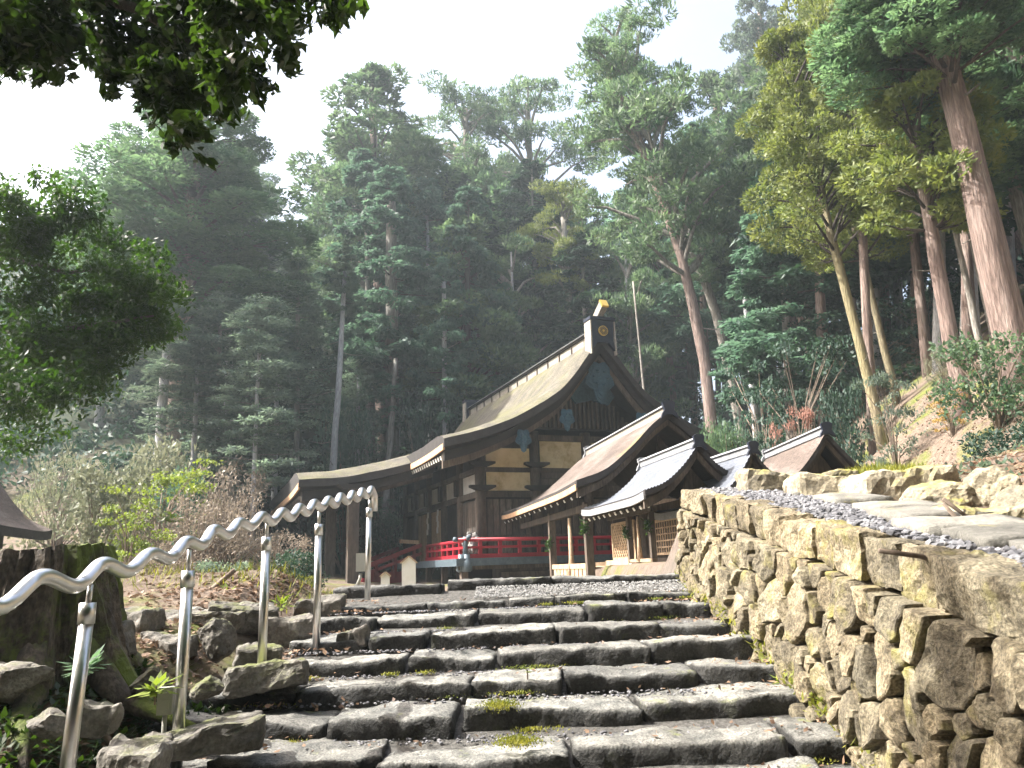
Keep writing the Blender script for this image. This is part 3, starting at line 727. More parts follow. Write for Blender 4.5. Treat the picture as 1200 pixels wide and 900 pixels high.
def pendant(mb, v, w, u, s):                                 # carved drop under a bargeboard
    for k in range(3):
        r = s * (.5 - .1 * k); poly = []
        n = 20
        for i in range(n):
            a = 2 * PI * i / n; rr = r * (1 + .16 * math.cos(5 * a + PI / 2)) ; poly.append((-v + rr * .95 * math.cos(a), w - s * .45 + rr * 1.15 * math.sin(a) - (.2 * s if math.sin(a) < -.9 else 0)))
        mb.prism(poly, u - .03 * k, u + .04)
    for a in range(6): mb.lathe((-v + .25 * s * math.cos(a), u - .09, w - s * .45 + .25 * s * math.sin(a)), [(.05 * s, -.04), (.07 * s, 0), (.05 * s, .04)], 6)


# ---- main hall (unit = 1.25 m, gable end near, ridge running away to the left)
G = .44; HS = 1.25; HA = math.radians(22); R0 = P(705, 392, 30)
hall = empty('shrine_hall', (R0[0], R0[1], -G * HS), HA, HS, label='large old wooden shrine hall with sweeping mossy bark roof and red railing', cat='shrine')
def h(u, v, w): return (-v, u, w + G)
class HB(MB): pass
PR = [(0, 7.2), (.43, 6.68), (1.4, 5.52), (2.2, 4.93), (3.15, 4.40), (4.3, 3.92), (5.42, 3.60)]
PRg = [(a, b + G) for a, b in PR]
UL = 13.4
for sg in (1, -1):
    mb = roof_slope(PRg, sg, lambda t: 0 - .12 * t, lambda t: UL, .26, 60, 30, .10, .03, 0, (.85, .20))
    mb.build('roof_slope', [M['bark_roof'], M['bark_edge'], M['dwood']], hall, False)
    bargeboard(PRg, .16, sg, .27, .22, .12).build('bargeboard', M['dwood'], hall)
    bargeboard(PRg, .34, sg, .30, .36, .10).build('bargeboard', M['wood'], hall)
KP = [(4.55, 3.74 + G), (5.5, 3.48 + G), (6.5, 3.21 + G), (7.7, 2.95 + G), (9.02, 2.80 + G)]
mb = roof_slope(KP, 1, lambda t: 3.75, lambda t: 18.2 - 2.8 * (1 - t), .24, 60, 18, .12, .025, 0, (1.5, .42)); mb.build('porch_roof', [M['bark_roof'], M['bark_edge'], M['dwood']], hall)
for u in (3.95, 4.2): bargeboard(KP, u, 1, .25, .24 if u < 4 else .34, .12).build('bargeboard', M['dwood'] if u < 4 else M['wood'], hall)
# eave boards (sunlit thin fascia) and rafters under the eaves
def eave_board(prof, u0, u1, th, dep, mat, parent, sg=1, thick=.05, sori=0, g=0, n=24):
    v = prof[-1][0]; w = prof[-1][1]; mb = MB()
    for i in range(n + 1):
        s = i / n; e = max(0, abs(2 * s - 1) - .55) / .45; ww = w + sori * e * e; u = u0 + (u1 - u0) * s
        for dv, dw in ((.012, -th + .06), (.012 - thick, -th + .06), (.012 - thick, -th - dep), (.012, -th - dep)): mb.v.append(L3(u, sg * (v + dv), ww + dw))
    for i in range(n):
        for a in range(4): mb.f.append((i * 4 + a, i * 4 + (a + 1) % 4, i * 4 + 4 + (a + 1) % 4, i * 4 + 4 + a))
    mb.f += [(0, 1, 2, 3), (4 * n + 3, 4 * n + 2, 4 * n + 1, 4 * n)]; mb.mi = [0] * len(mb.f)
    return mb.build('eave_board', mat, parent)
eave_board(PRg, .0, UL, .20, .12, M['eave'], hall, 1, .06, .10)
eave_board(KP, 3.8, 18.1, .16, .14, M['eave'], hall, 1, .06, .12)
def rafters(prof, us, v0, parent, th, sz, tip=True, sg=1):
    """one rafter and its white tip, copied along the eave"""
    v1 = prof[-1][0] - .10; w1 = pf(prof, v1) - th; w0 = pf(prof, v0) - th + .02
    mr = MB().bar(L3(0, sg * v0, w0), L3(0, sg * v1, w1), sz, sz * 1.3).mesh('rafter', M['wood'])
    d = Vector(L3(0, sg * (v1 - v0), w1 - w0)).normalized(); e = Vector(L3(0, sg * v1, w1))
    mt = MB().bar(e, e + d * .02, sz * 1.05, sz * 1.35).mesh('rafter_tip', M['white']) if tip else None
    for u in us:
        o = link('rafter', mr, parent, (0, u, 0))
        if tip: link('rafter_tip', mt, o)
rafters(PRg, np.arange(.55, 4.0, .26), 3.9, hall, .42, .09)
rafters(KP, np.arange(4.5, 18, .30), 5.5, hall, .40, .09, False)
# ridge: panelled box with a capping, blunt block at each end
mb = MB(); mb.box((-.26, .2, 6.98 + G), (.26, 13.0, 7.34 + G)); mb.build('ridge', M['ridgew'], hall)
MB().box((-.34, .1, 7.34 + G), (.34, 13.1, 7.41 + G)).build('ridge_cap', M['bark_edge'], hall)
mb = MB(); mb.prism([(-.40, 7.412 + G), (.40, 7.412 + G), (.22, 7.54 + G), (-.22, 7.54 + G)], .05, 13.15); mb.build('ridge_cap', M['gridge'], hall)
MB().box((-.31, .2, 6.90 + G), (.31, 13.0, 6.978 + G)).build('ridge_base', M['wood'], hall)
pm = MB().box((-.275, 0, 7.05 + G), (-.262, .86, 7.28 + G)).mesh('ridge_panel', M['ridgew']); fm = MB().box((-.30, .90, 6.99 + G), (-.262, .96, 7.33 + G)).mesh('ridge_stud', M['wood'])
for k in range(12):
    link('ridge_panel', pm, hall, (0, .75 + k * 1.0, 0)); link('ridge_stud', fm, hall, (0, .75 + k * 1.0, 0))
for uu, lab in ((.0, 0), (12.95, 1)):
    blk = MB().prism([(-.44, 6.72 + G), (-.36, 7.1 + G), (-.40, 7.75 + G), (.40, 7.75 + G), (.36, 7.1 + G), (.44, 6.72 + G), (.2, 7.0 + G), (-.2, 7.0 + G)], uu - .10, uu + .30).build('ridge_end', M['navy'], hall)
    MB().box((-.46, uu - .15, 7.752 + G), (.46, uu + .34, 7.85 + G)).build('end_cap', M['navy'], blk)
    for sx in (-1, 1): MB().prism([(sx * .42, 6.6 + G), (sx * .47, 6.6 + G), (sx * .45, 7.72 + G), (sx * .405, 7.72 + G)], uu - .12, uu + .32).build('side_board', M['ridgew'], blk)
    if not lab:
        cre = MB(); n = 32
        cre.prism([(.17 * math.cos(2 * PI * i / n) , 7.38 + G + .17 * math.sin(2 * PI * i / n)) for i in range(n)], -.14, -.09)
        cre = cre.build('crest', M['gold'], blk)
        pt_ = MB()
        for i in range(16):
            a = 2 * PI * i / 16; c = Vector((.105 * math.cos(a), -.15, 7.38 + G + .105 * math.sin(a))); 
            dirv = Vector((math.cos(a), 0, math.sin(a))); tv = Vector((-math.sin(a), 0, math.cos(a)))
            pt_.add([c - dirv * .06 - tv * .008, c + dirv * .035 - tv * .017, c + dirv * .05, c + dirv * .035 + tv * .017, c - dirv * .06 + tv * .008, c + Vector((0, -.012, 0))], [(0, 1, 5), (1, 2, 5), (2, 3, 5), (3, 4, 5), (4, 0, 5)])
        pt_.build('petal_ring', M['bark_roof2'], cre)
        MB().bar((0, .55, 7.72 + G), (0, -.25, 8.24 + G), .22, .26).build('crest_bar', M['ridgew'], blk)
        MB().bar((0, -.2515, 8.241 + G), (0, -.31, 8.279 + G), .25, .30).build('gold_cap', M['gold'], blk)
# gable: lattice bars, dark boarding, pendants, king post
MB().prism([(-2.7, 4.35 + G), (2.7, 4.35 + G), (1.2, 5.25 + G), (.42, 6.2 + G), (0, 6.7 + G), (-.42, 6.2 + G), (-1.2, 5.25 + G)], 1.35, 1.45).build('gable_wall', M['dwood'], hall)
lb = [(k, pf(PR, abs(k)) - .8) for k in np.arange(-1.75, 1.8, .16)]
for k, top in lb: MB().box((k - .035, 1.24, 4.40 + G), (k + .035, 1.33, max(4.5, min(top, 5.5)) + G)).build('lattice_bar', M['wood'], hall)
mb = MB(); pendant(mb, 0, 6.35, .30, 1.0); mb.v = [(x, y, z + G) for x, y, z in mb.v]; mb.build('gable_pendant', M['blue'], hall)
mb = MB(); mb.prism([(-.85, 5.45 + G), (-.6, 5.15 + G), (0, 5.3 + G), (.6, 5.15 + G), (.85, 5.45 + G), (.35, 6.15 + G), (0, 6.4 + G), (-.35, 6.15 + G)], .9, 1.0); mb.build('gable_board', M['blue'], hall)
for v, w in ((1.35, 4.72), (2.85, 4.02), (-1.35, 4.72), (-2.85, 4.02)):
    mb = MB(); pendant(mb, v, w + G, .1, .5); mb.build('gable_pendant', M['blue'], hall)
# walls
PV = [3.75, 1.88, 0, -1.88, -3.75]
for v in PV:
    top = min(pf(PR, abs(v)) - .35, 4.3)
    MB().lathe((-v, 1.6, 0), [(.17, .34 + G), (.17, top + G)], 14).build('pillar', M['wood'], hall, True)
for w0, w1, pr in ((2.17, 2.36, .10), (2.96, 3.10, .06), (4.0, 4.18, .12)):
    vv = 3.9 if w1 < 3.5 else 3.3
    MB().box((-vv, 1.6 - pr, w0 + G), (vv, 1.6 + pr, w1 + G)).build('beam', M['wood'], hall)
MB().box((-3.7, 1.58, .32 + G), (3.7, 1.64, 4.0 + G)).build('wall', M['dwood'], hall)
for k in range(4):
    a, b = PV[k] - .19, PV[k + 1] + .19
    top = [3.72, 3.98, 3.98, 3.72][k]
    if k in (0, 3): MB().box((-a, 1.545, 2.37 + G), (-b, 1.575, 2.95 + G)).build('plaster_panel', M['plaster'], hall); 
    else: 
        for r_ in range(3): MB().box((-a, 1.55, 2.37 + r_ * .2 + G), (-b, 1.576, 2.555 + r_ * .2 + G)).build('wall_plank', M['wood'], hall)
    MB().box((-a, 1.545, 3.11 + G), (-b, 1.575, top + G)).build('plaster_panel', M['plaster'], hall)
    n = 7
    for j in range(n):
        x0 = -a + (b - a) * -1 * j / n; x1 = x0 + (a - b) / n - .03
        MB().box((x0, 1.54 + .012 * (j % 2), .36 + G), (x1, 1.579, 2.1 + G)).build('wall_plank', M['wood'], hall)
    MB().box((-a, 1.49, .9 + G), (-b, 1.538, 1.0 + G)).build('beam', M['wood'], hall)
for v in PV:   # boat shaped brackets on the pillars
    for w in (2.36, 3.10):
        MB().prism([(-v - .42, w + .16 + G), (-v - .42, w + .09 + G), (-v - .2, w + G), (-v + .2, w + G), (-v + .42, w + .09 + G), (-v + .42, w + .16 + G)], 1.30, 1.50).build('bracket', M['dwood'], hall)
# long side facing the porch
US = [1.6, 3.5, 5.4, 7.3, 9.2, 11.0]
MB().box((-3.73, 1.7, .32 + G), (-3.66, 11, 3.6 + G)).build('wall', M['dwood'], hall)
MB().box((3.66, 1.7, .32 + G), (3.73, 11, 3.6 + G)).build('wall', M['dwood'], hall)
MB().box((-3.7, 10.95, .32 + G), (3.7, 11.02, 4.0 + G)).build('wall', M['dwood'], hall)
for u in US[1:]: MB().lathe((-3.75, u, 0), [(.17, .34 + G), (.17, 3.5 + G)], 12).build('pillar', M['wood'], hall, True)
for w0, w1 in ((2.17, 2.36), (2.96, 3.1)): MB().box((-3.86, 1.72, w0 + G), (-3.70, 11.05, w1 + G)).build('beam', M['wood'], hall)
for k in range(5):
    MB().box((-3.755, US[k] + .19, 2.38 + G), (-3.735, US[k + 1] - .19, 2.94 + G)).build('plaster_panel', M['gplaster'], hall)
    MB().box((-4.0, US[k + 1] - .1, 2.36 + G), (-3.86, US[k + 1] + .1, 2.9 + G)).build('bracket', M['dwood'], hall)
    for j in range(8):
        u0 = US[k] + .2 + j * .19
        if k != 1: MB().box((-3.79, u0, .36 + G), (-3.735, u0 + .16, 2.1 + G)).build('door_slat', M['tan'] if k in (2, 3) else M['wood'], hall)
for k in range(2):                                          # paper streamers hung by the entrance
    mb = MB()
    for j in range(4): mb.cbox((-4.15, 5.0 + k * 1.3 + .08 * (j % 2), 1.95 - j * .2 + G), (.02, .16, .2))
    mb.build('paper_streamer', M['gplaster'], hall)
# veranda
MB().box((-4.95, .28, .16 + G), (4.95, 1.6, .30 + G)).box((-4.95, 1.6, .16 + G), (-3.8, 11, .30 + G)).build('veranda_floor', M['wood'], hall)
MB().box((-5.0, .24, .09 + G), (5.0, .30, .302 + G)).box((-5.0, .30, .09 + G), (-4.95, 11, .302 + G)).build('floor_edge', M['cap'], hall)
for v in (4.7, 3.7, 1.9, 0, -1.9, -3.7, -4.7): MB().box((-v - .10, .40, -G + G - .05), (-v + .10, .60, .15 + G)).build('floor_post', M['wood'], hall)
for u in (2.4, 4.2, 6.0, 8.0, 10): MB().box((-4.78, u, -.05), (-4.6, u + .18, .15 + G)).build('floor_post', M['wood'], hall)
MB().box((-4.6, 1.5, -.05), (4.6, 1.56, .15 + G)).build('base_wall', M['dwood'], hall)
for k in range(3): MB().box((-3.58, .47, .0 + k * .17), (-1.98, .5, .155 + k * .17)).build('base_plank', M['wood'], hall)
MB().box((-4.9, .36, -.02 + G), (4.9, .64, .085 + G)).build('floor_beam', M['wood'], hall)
rail = MB(); V1 = 4.66; U1 = .44
MB().box((-V1, U1 - .06, .305 + G), (4.7, U1 + .06, .42 + G)).box((-V1 - .06, U1 + .06, .305 + G), (-V1 + .06, 4.6, .42 + G)).build('red_rail', M['red'], hall)
MB().box((-V1, U1 - .045, .575 + G), (4.7, U1 + .045, .645 + G)).box((-V1 - .045, U1 + .045, .575 + G), (-V1 + .045, 4.6, .645 + G)).build('red_rail', M['red'], hall)
MB().tube([h(U1, V1 + .25, .83), h(U1, -4.7, .80)], .055, 10).build('red_rail', M['red'], hall, True)
MB().tube([h(U1 - .25, V1, .86), h(U1 + .4, V1, .80), h(4.6, V1, .80)], .055, 10).build('red_rail', M['red'], hall, True)
sp = MB().box((-.05, U1 - .042, .42 + G), (.05, U1 + .042, .576 + G)).box((-.05, U1 - .04, .646 + G), (.05, U1 + .04, .78 + G)).mesh('rail_stud', M['red'])
for k in range(15): link('rail_stud', sp, hall, (-V1 + .45 + k * .62, 0, 0))
sp2 = MB().box((-V1 - .042, -.05, .42 + G), (-V1 + .042, .05, .576 + G)).box((-V1 - .04, -.05, .646 + G), (-V1 + .04, .05, .78 + G)).mesh('rail_stud', M['red'])
for k in range(7): link('rail_stud', sp2, hall, (0, U1 + .5 + k * .6, 0))
for x, y in ((-V1 + .02, U1 - .02), (-V1 - .1, U1 + .14)):
    MB().lathe((x - .02, y - .1, 0), [(.10, -.08 + G), (.15, -.04 + G), (.15, .22 + G), (.09, .28 + G), (.09, .42 + G)], 12).build('rail_fitting', M['cap'], hall, True)
for p, q in ((h(U1, V1 + .25, .83), h(U1, V1 + .36, .85)), (h(U1 - .25, V1, .86), h(U1 - .36, V1, .89))): MB().tube([p, q], .068, 10).build('rail_fitting', M['cap'], hall, True)
MB().tube([h(U1, V1, .30), h(U1, V1, .92)], .07, 10).build('rail_post', M['cap'], hall, True)
# porch posts, tie beam, entrance steps
for px, vv in ((413, 7.35), (387, 7.35)):
    A = np.array(R0) + vv * np.array([-math.cos(HA), -math.sin(HA), 0]) * HS
    Ud = np.array([-math.sin(HA), math.cos(HA)]); dv = D(px, 640); dv = dv / dv[1]
    uu = (dv[0] * A[1] - A[0]) / (Ud[0] - dv[0] * Ud[1]) / HS
    MB().box((-vv - .17, uu - .17, -.1), (-vv + .17, uu + .17, 2.75 + G)).build('porch_post', M['wood'], hall)
    MB().prism([(-vv - .5, 2.75 + G), (-vv - .35, 2.6 + G), (-vv + .35, 2.6 + G), (-vv + .5, 2.75 + G)], uu - .22, uu + .22).build('bracket', M['dwood'], hall)
MB().box((-7.47, 4.3, 2.56 + G), (-7.23, 17.5, 2.78 + G)).build('porch_beam', M['wood'], hall)
st = MB().box((-6.9, 5.0, -.05), (-5.0, 5.14, .0 + G)).build('entrance_stair', M['dred'], hall)
for k in range(4): MB().box((-5.35 - k * .42, 5.1, .32 - k * .18 + .0), (-4.96 - k * .42, 8.2, .40 - k * .18 + .0)).build('stair_tread', M['dred'], st)
for u in (5.0, 8.3):
    for (w0, w1, r) in ((.86, .18, .07), (.58, -.05, .05)): MB().bar(h(u, 4.75, w0), h(u, 6.7, w1), r * 2, r * 2).build('stair_rail', M['dred'], st)
    for k in range(3): MB().bar(h(u, 5.0 + k * .65, -.2), h(u, 5.0 + k * .65, .72 - k * .22), .1, .1).build('stair_stud', M['dred'], st)
MB().bar(h(5.0, 4.85, .95), h(5.0, 5.5, 1.0), .14, .12).build('rail_end', M['tan'], st)
np_ = MB(); q = h(4.6, 6.85, -G); np_.lathe(q, [(.12, -.05), (.12, .28)], 12); np_ = np_.build('newel_post', M['red'], hall, True)
MB().lathe(q, [(.115, .282), (.115, .62), (.13, .64), (.13, .68), (.05, .72), (.10, .80), (.085, .9), (.015, .98)], 12).build('newel_cap', M['navy'], np_, True)

# guardian dog on the veranda corner
gq = Vector((R0[0], R0[1], -G * HS)) + Matrix.Rotation(HA, 3, 'Z') @ (Vector(h(.95, 4.3, .30)) * HS)
gd = empty('guardian_dog', gq, HA + .5, label='curly maned guardian dog statue seated behind the corner of the red railing', cat='statue')
mb = MB()
def ell(c, r, ico=ICO2):
    V, Fc = ico; mb.add(V * np.array(r) + np.array(c), Fc)
ell((0, .08, .30), (.17, .22, .24)); ell((0, -.06, .45), (.17, .15, .24)); ell((0, .2, .16), (.22, .2, .16))
for sx in (-1, 1):
    mb.tube([(sx * .11, -.1, .5), (sx * .12, -.17, .26), (sx * .12, -.18, .05)], [.075, .055, .05], 8); ell((sx * .12, -.23, .045), (.06, .09, .045), ICO1)
    mb.tube([(sx * .18, .15, .22), (sx * .19, -.03, .1), (sx * .19, -.1, .04)], [.1, .06, .05], 8)
ell((0, -.14, .78), (.15, .15, .14)); ell((0, -.28, .73), (.10, .09, .075)); ell((0, -.26, .66), (.08, .07, .03), ICO1)
mb.tube([(0, .32, .2), (0, .42, .4), (0, .38, .6), (0, .34, .68)], [.06, .1, .1, .03], 8)
mb.build('body', M['statue'], gd, True)
mb = MB()
for k in range(46):
    a = random.uniform(0, 2 * PI); t = random.uniform(-.2, 1); c = (.20 * math.cos(a) * (1.05 - .3 * max(0, t)), .02 + .16 * math.sin(a) * (1.05 - .3 * max(0, t)) - .05, .72 + t * .22)
    if c[1] < -.16: continue
    ell(c, (.055,) * 3, ICO1)
mb.build('mane', M['statue'], gd, True)
mb = MB()
for sx in (-1, 1): ell((sx * .13, -.12, .90), (.035, .03, .06), ICO1); ell((sx * .06, -.275, .81), (.022, .02, .022), ICO1)
mb.build('ears_and_eyes', M['dwood'], gd)

# notice boards and a meter box beside the hall stairs
def board(px, py, d, w, hh, lab, post=True):
    q = P(px, py, d); gz = terrain(q[0], q[1], False); o = empty('notice_board', (q[0], q[1], gz), .15, label=lab, cat='sign')
    z0 = q[2] - gz - hh / 2; z1 = z0 + hh
    MB().prism([(-w / 2, z0), (w / 2, z0), (w / 2, z1 - w * .35), (0, z1), (-w / 2, z1 - w * .35)], -.05, .05).build('panel', M['white'], o)
    MB().bar((-w * .62, 0, z1 - w * .46), (0, 0, z1 + .02), .2, .04).bar((w * .62, 0, z1 - w * .46), (0, 0, z1 + .02), .2, .04).build('roof', M['tan'], o)
    MB().cbox((0, .08, z1 / 2 - .2), (.09, .07, z1)).build('post', M['tan'], o)
board(479, 670, 23, .40, .85, 'white notice board with a little gabled top left of the hall steps')
board(451.5, 681, 22, .24, .46, 'smaller low white notice board beside the red newel post')
q = P(423, 659, 22); gz = terrain(q[0], q[1], False)
mbx = empty('meter_box', (q[0], q[1], gz), .1, label='pale green grey metal cabinet on a curved stand behind the last rail post', cat='cabinet')
MB().cbox((0, 0, q[2] - gz), (.26, .2, .5)).build('cabinet', M['greybox'], mbx); MB().tube([(0, 0, q[2] - gz - .3), (-.02, 0, .3), (-.15, 0, 0)], .05, 8).build('stand', M['greybox'], mbx, True)


# ---- the small subsidiary shrines
def small_shrine(name, lab, ad, ap, d0, sc_, prof, back, ulen, elen, th, roofm, wallg, ridge_h, ridge_m, posts=(), fv=0, body=None, lattice=None, seams=0, raf=0, white=False, extra=None):
    a = math.radians(ad); R = P(*ap, d0 * sc_); o = empty(name, (R[0], R[1], wallg * sc_), a, sc_, label=lab, cat='shrine')
    pr = [(v, w - wallg) for v, w in prof]; bk = [(v, w - wallg) for v, w in back]
    mats = [roofm, M['bark_edge'], M['dwood']]
    for p_, sg, e in ((pr, 1, elen), (bk, -1, ulen + .2)):
        mb = roof_slope(p_, sg, lambda t: -.04 * t, lambda t: ulen + (e - ulen) * t * t, th, 26, 36 if seams else 18, .06 if sg > 0 else .03, 0 if seams else .012, seams); mb.build('roof_slope', mats, o)
        bargeboard(p_, .08, sg, th + .01, .12, .06, 14).build('bargeboard', M['wood'], o)
    top = pr[0][1]; k = ridge_h
    MB().box((-k * .42, .05, top - k * .3), (k * .42, ulen - .02, top + k * .42)).build('ridge', M['ridgew'] if ridge_m == 'w' else M['gridge'], o)
    MB().box((-k * .56, .02, top + k * .422), (k * .56, ulen + .02, top + k * .50)).build('ridge_cap', M['bark_edge'], o)
    MB().prism([(-k * .6, top + k * .502), (k * .6, top + k * .502), (k * .3, top + k * .8), (-k * .3, top + k * .8)], -.02, ulen + .06).build('ridge_cap', M['gridge'], o)
    for u in (-.02, ulen - .03):
        MB().prism([(-k * .95, top - k * .75), (-k * .75, top - k * .2), (-k * .52, top + k * .1), (-k * .7, top + k * .9), (-k * .3, top + k * 1.12), (k * .3, top + k * 1.12), (k * .7, top + k * .9), (k * .52, top + k * .1), (k * .75, top - k * .2), (k * .95, top - k * .75), (k * .3, top - k * .35), (-k * .3, top - k * .35)], u - k * .22, u + k * .18).build('ridge_end', M['gridge'] if u > 0 else M['navy'], o)
    if raf:
        eave_board(pr, .02, elen, th - .02, .07, M['eave'] if ridge_m == 'w' else M['gridge'], o, 1, .04, .06)
        rafters(pr, np.linspace(.12, elen - .25, raf), pr[-1][0] * .45, o, th + .14, .05, True)
    v0, v1, u0, u1, wt_ = body
    MB().box((-v1, u0, .0), (-v0, u1, wt_)).build('wall', M['wood'], o)
    gp = [(-v1 * .98, wt_ + .002), (-v0 * .98, wt_ + .002), (0.02, top - th - .25)]
    MB().prism(gp, u0 + .02, u0 + .10).build('gable_wall', M['wood'], o)
    MB().box((-v1 - .05, u0 - .06, wt_ - .12), (-v0 + .05, u0 - .005, wt_ + .02)).build('beam', M['tan'], o)
    return o, pr, R, a


s1, pr, R1, a1 = small_shrine('side_shrine', 'nearest side shrine with long reddish brown bark roof and white tipped rafters', 11, (783, 477), 17, 1.176,
    [(0, 3.3), (.39, 3.02), (.93, 2.50), (1.55, 2.0), (2.24, 1.72)], [(0, 3.3), (.39, 2.98), (.9, 2.5), (1.5, 2.1)], 6.5, 9.6, .16, M['bark_roof2'], -.36, .22, 'w',
    body=(-1.2, .2, .75, 3.4, 1.75), raf=15)
def post_set(o, vs, us, w, hgt, mat, name='post'):
    for v in vs:
        for u in us: MB().box((-v - w / 2, u - w / 2, -.1), (-v + w / 2, u + w / 2, hgt)).build(name, mat, o)
post_set(s1, (1.74,), (1.0, 4.5), .17, 1.75, M['wood'])
MB().box((-1.82, .7, 1.55), (-1.66, 8.4, 1.70)).build('beam', M['wood'], s1)
MB().box((-1.7, .93, 1.50), (.4, 1.07, 1.62)).build('beam', M['tan'], s1)
MB().tube([(-1.74, 2.6, 1.5), (-1.74, 2.6, .55), (-1.74, 2.6, .1)], [.04, .055, .11], 10, jit=.06).build('bell_rope', M['rope'], s1, True)
for k, (w0, w1) in enumerate(((.28, .40), (.0, .1))): MB().box((-1.80, 1.09, w0), (-1.72, 4.41, w1)).build('fence_rail', M['tan'], s1)
for j in range(9): MB().box((-1.785, 1.2 + j * .35, .1), (-1.735, 1.47 + j * .35, .28)).build('fence_board', M['tan'], s1)
MB().box((-.9, .9, .3), (-.2, 3.4, .42)).build('step_board', M['tan'], s1)

s2, pr, R2, a2 = small_shrine('side_shrine', 'small shrine with blue grey ribbed metal roof standing second from the left', 11, (818, 517), 13.5, 1.185,
    [(0, 2.02), (.12, 1.86), (.33, 1.62), (.67, 1.33), (1.07, 1.15)], [(0, 2.02), (.12, 1.86), (.3, 1.66), (.6, 1.45), (.8, 1.38)], 2.9, 4.0, .09, M['metal_roof'], -.32, .15, 'g',
    body=(-.55, .18, .5, 2.5, 1.42), seams=1, raf=11)
post_set(s2, (.57,), (1.1, 2.35), .10, 1.36, M['wood'])
MB().box((-.63, .9, 1.24), (-.51, 3.6, 1.34)).build('beam', M['wood'], s2)
def lattice(o, v, u0, u1, w0, w1, step, t, diag, mat):       # open wooden lattice panel: each lath a piece
    if diag:
        n = int((u1 - u0 + w1 - w0) / step)
        for k in range(1, n):
            c = k * step
            for sgn_ in (1, -1):
                pts_ = []
                for uu, ww in ((u0, w0 + c), (u0 + c, w0), (u1, w0 + c - (u1 - u0)), (u0 + c - (w1 - w0), w1)):
                    if u0 - 1e-6 <= uu <= u1 + 1e-6 and w0 - 1e-6 <= ww <= w1 + 1e-6: pts_.append((uu, ww))
                if len(pts_) < 2: continue
                (ua, wa), (ub, wb) = pts_[0], pts_[-1]
                if abs(ua - ub) < .02: continue
                if sgn_ < 0: ua, ub = u0 + u1 - ua, u0 + u1 - ub
                MB().bar((-v - .006 * sgn_, ua, wa), (-v - .006 * sgn_, ub, wb), t, t * .5, (1, 0, 0)).build('lath', mat, o)
    else:
        for u in np.arange(u0, u1, step): MB().box((-v - .012, u - t / 2, w0), (-v, u + t / 2, w1)).build('lath', mat, o)
        for w in np.arange(w0, w1, step): MB().box((-v - .02, u0, w - t / 2), (-v - .0125, u1, w + t / 2)).build('lath', mat, o)
    MB().bar((-v, u0, w0), (-v, u1, w0), .05, .05).bar((-v, u0, w1), (-v, u1, w1), .05, .05).bar((-v, u0, w0), (-v, u0, w1), .05, .05, (0, 1, 0)).bar((-v, u1, w0), (-v, u1, w1), .05, .05, (0, 1, 0)).build('lattice_frame', M['tan'], o)
lattice(s2, .42, 2.45, 3.9, .42, 1.16, .13, .03, True, M['tan'])
MB().box((-.40, 2.5, .1), (-.32, 3.95, 1.3)).build('dark_panel', M['dwood'], s2)
MB().box((-.60, 2.42, .30), (-.30, 3.95, .40)).build('sill', M['tan'], s2)
lattice(s2, .22, .6, 1.9, .48, 1.1, .12, .025, False, M['tan'])
MB().box((-.64, 1.16, -.1), (-.50, 2.28, .32)).build('plinth', M['white'], s2)
MB().box((-.62, 1.05, .34), (-.52, 2.4, .40)).build('fence_rail', M['tan'], s2)
MB().tube([(-.6, 1.75, 1.2), (-.6, 1.75, .7), (-.6, 1.75, .36)], [.02, .035, .06], 8).build('bell_rope', M['rope'], s2, True)

s3, pr, R3, a3 = small_shrine('side_shrine', 'small shrine with blue grey roof half hidden behind the end of the stone wall', 11, (882, 525), 13, 1.19,
    [(0, 1.80), (.12, 1.62), (.28, 1.40), (.5, 1.17), (.95, .90)], [(0, 1.80), (.12, 1.62), (.3, 1.42), (.7, 1.2)], 2.1, 2.4, .08, M['metal_roof'], -.15, .14, 'g',
    body=(-.5, .4, .4, 1.7, 1.0), seams=1, raf=6)
s4, pr, R4, a4 = small_shrine('side_shrine', 'brown bark roofed little shrine farthest right behind the boulders', 1, (968, 503), 13.5, 1.19,
    [(0, 2.16), (.25, 1.82), (.61, 1.42), (1.0, 1.24), (1.3, 1.16)], [(0, 2.16), (.22, 1.86), (.52, 1.50), (.8, 1.32)], 3.2, 3.4, .10, M['bark_roof2'], .42, .15, 'g',
    body=(-.45, .55, .4, 2.6, .72), raf=0)

# sprigs of evergreen tied to the shrine posts
def sprig(loc, lab, s=.3, n=110):
    C = rng.normal(size=(n, 3)) * np.array([.035, .035, .06]) * s / .3; A = unit(C * np.array([1.5, 1.5, .6]) + rng.normal(size=(n, 3)) * .05 + np.array([0, 0, .03])); C[:, 2] += .1
    me = quads_mesh('evergreen_sprig', leaf_quads(C, A, rdirs(n), .032 * s / .3, .014 * s / .3), M['f_maple']); o = link('evergreen_sprig', me, None, loc); tag(o, lab, 'sprig', 'evergreen sprigs tied to the shrine posts'); return o
def spos(o_, a_, R_, g_, k_, loc): v = Matrix.Rotation(a_, 3, 'Z') @ (Vector(loc) * k_); return (R_[0] + v.x, R_[1] + v.y, g_ * k_ + v.z)
sprig(spos(s1, a1, R1, -.36, 1.176, (-1.86, 4.42, .85)), 'green sprig on the left post of the brown roofed side shrine', .5)
sprig(spos(s1, a1, R1, -.36, 1.176, (-1.86, .9, 1.1)), 'green sprig on the right post of the brown roofed side shrine', .5)
sprig(spos(s2, a2, R2, -.32, 1.185, (-.66, 2.3, .85)), 'green sprig on the left post of the metal roofed shrine', .36)
sprig(spos(s2, a2, R2, -.32, 1.185, (-.66, 1.05, .9)), 'green sprig on the right post of the metal roofed shrine', .36)

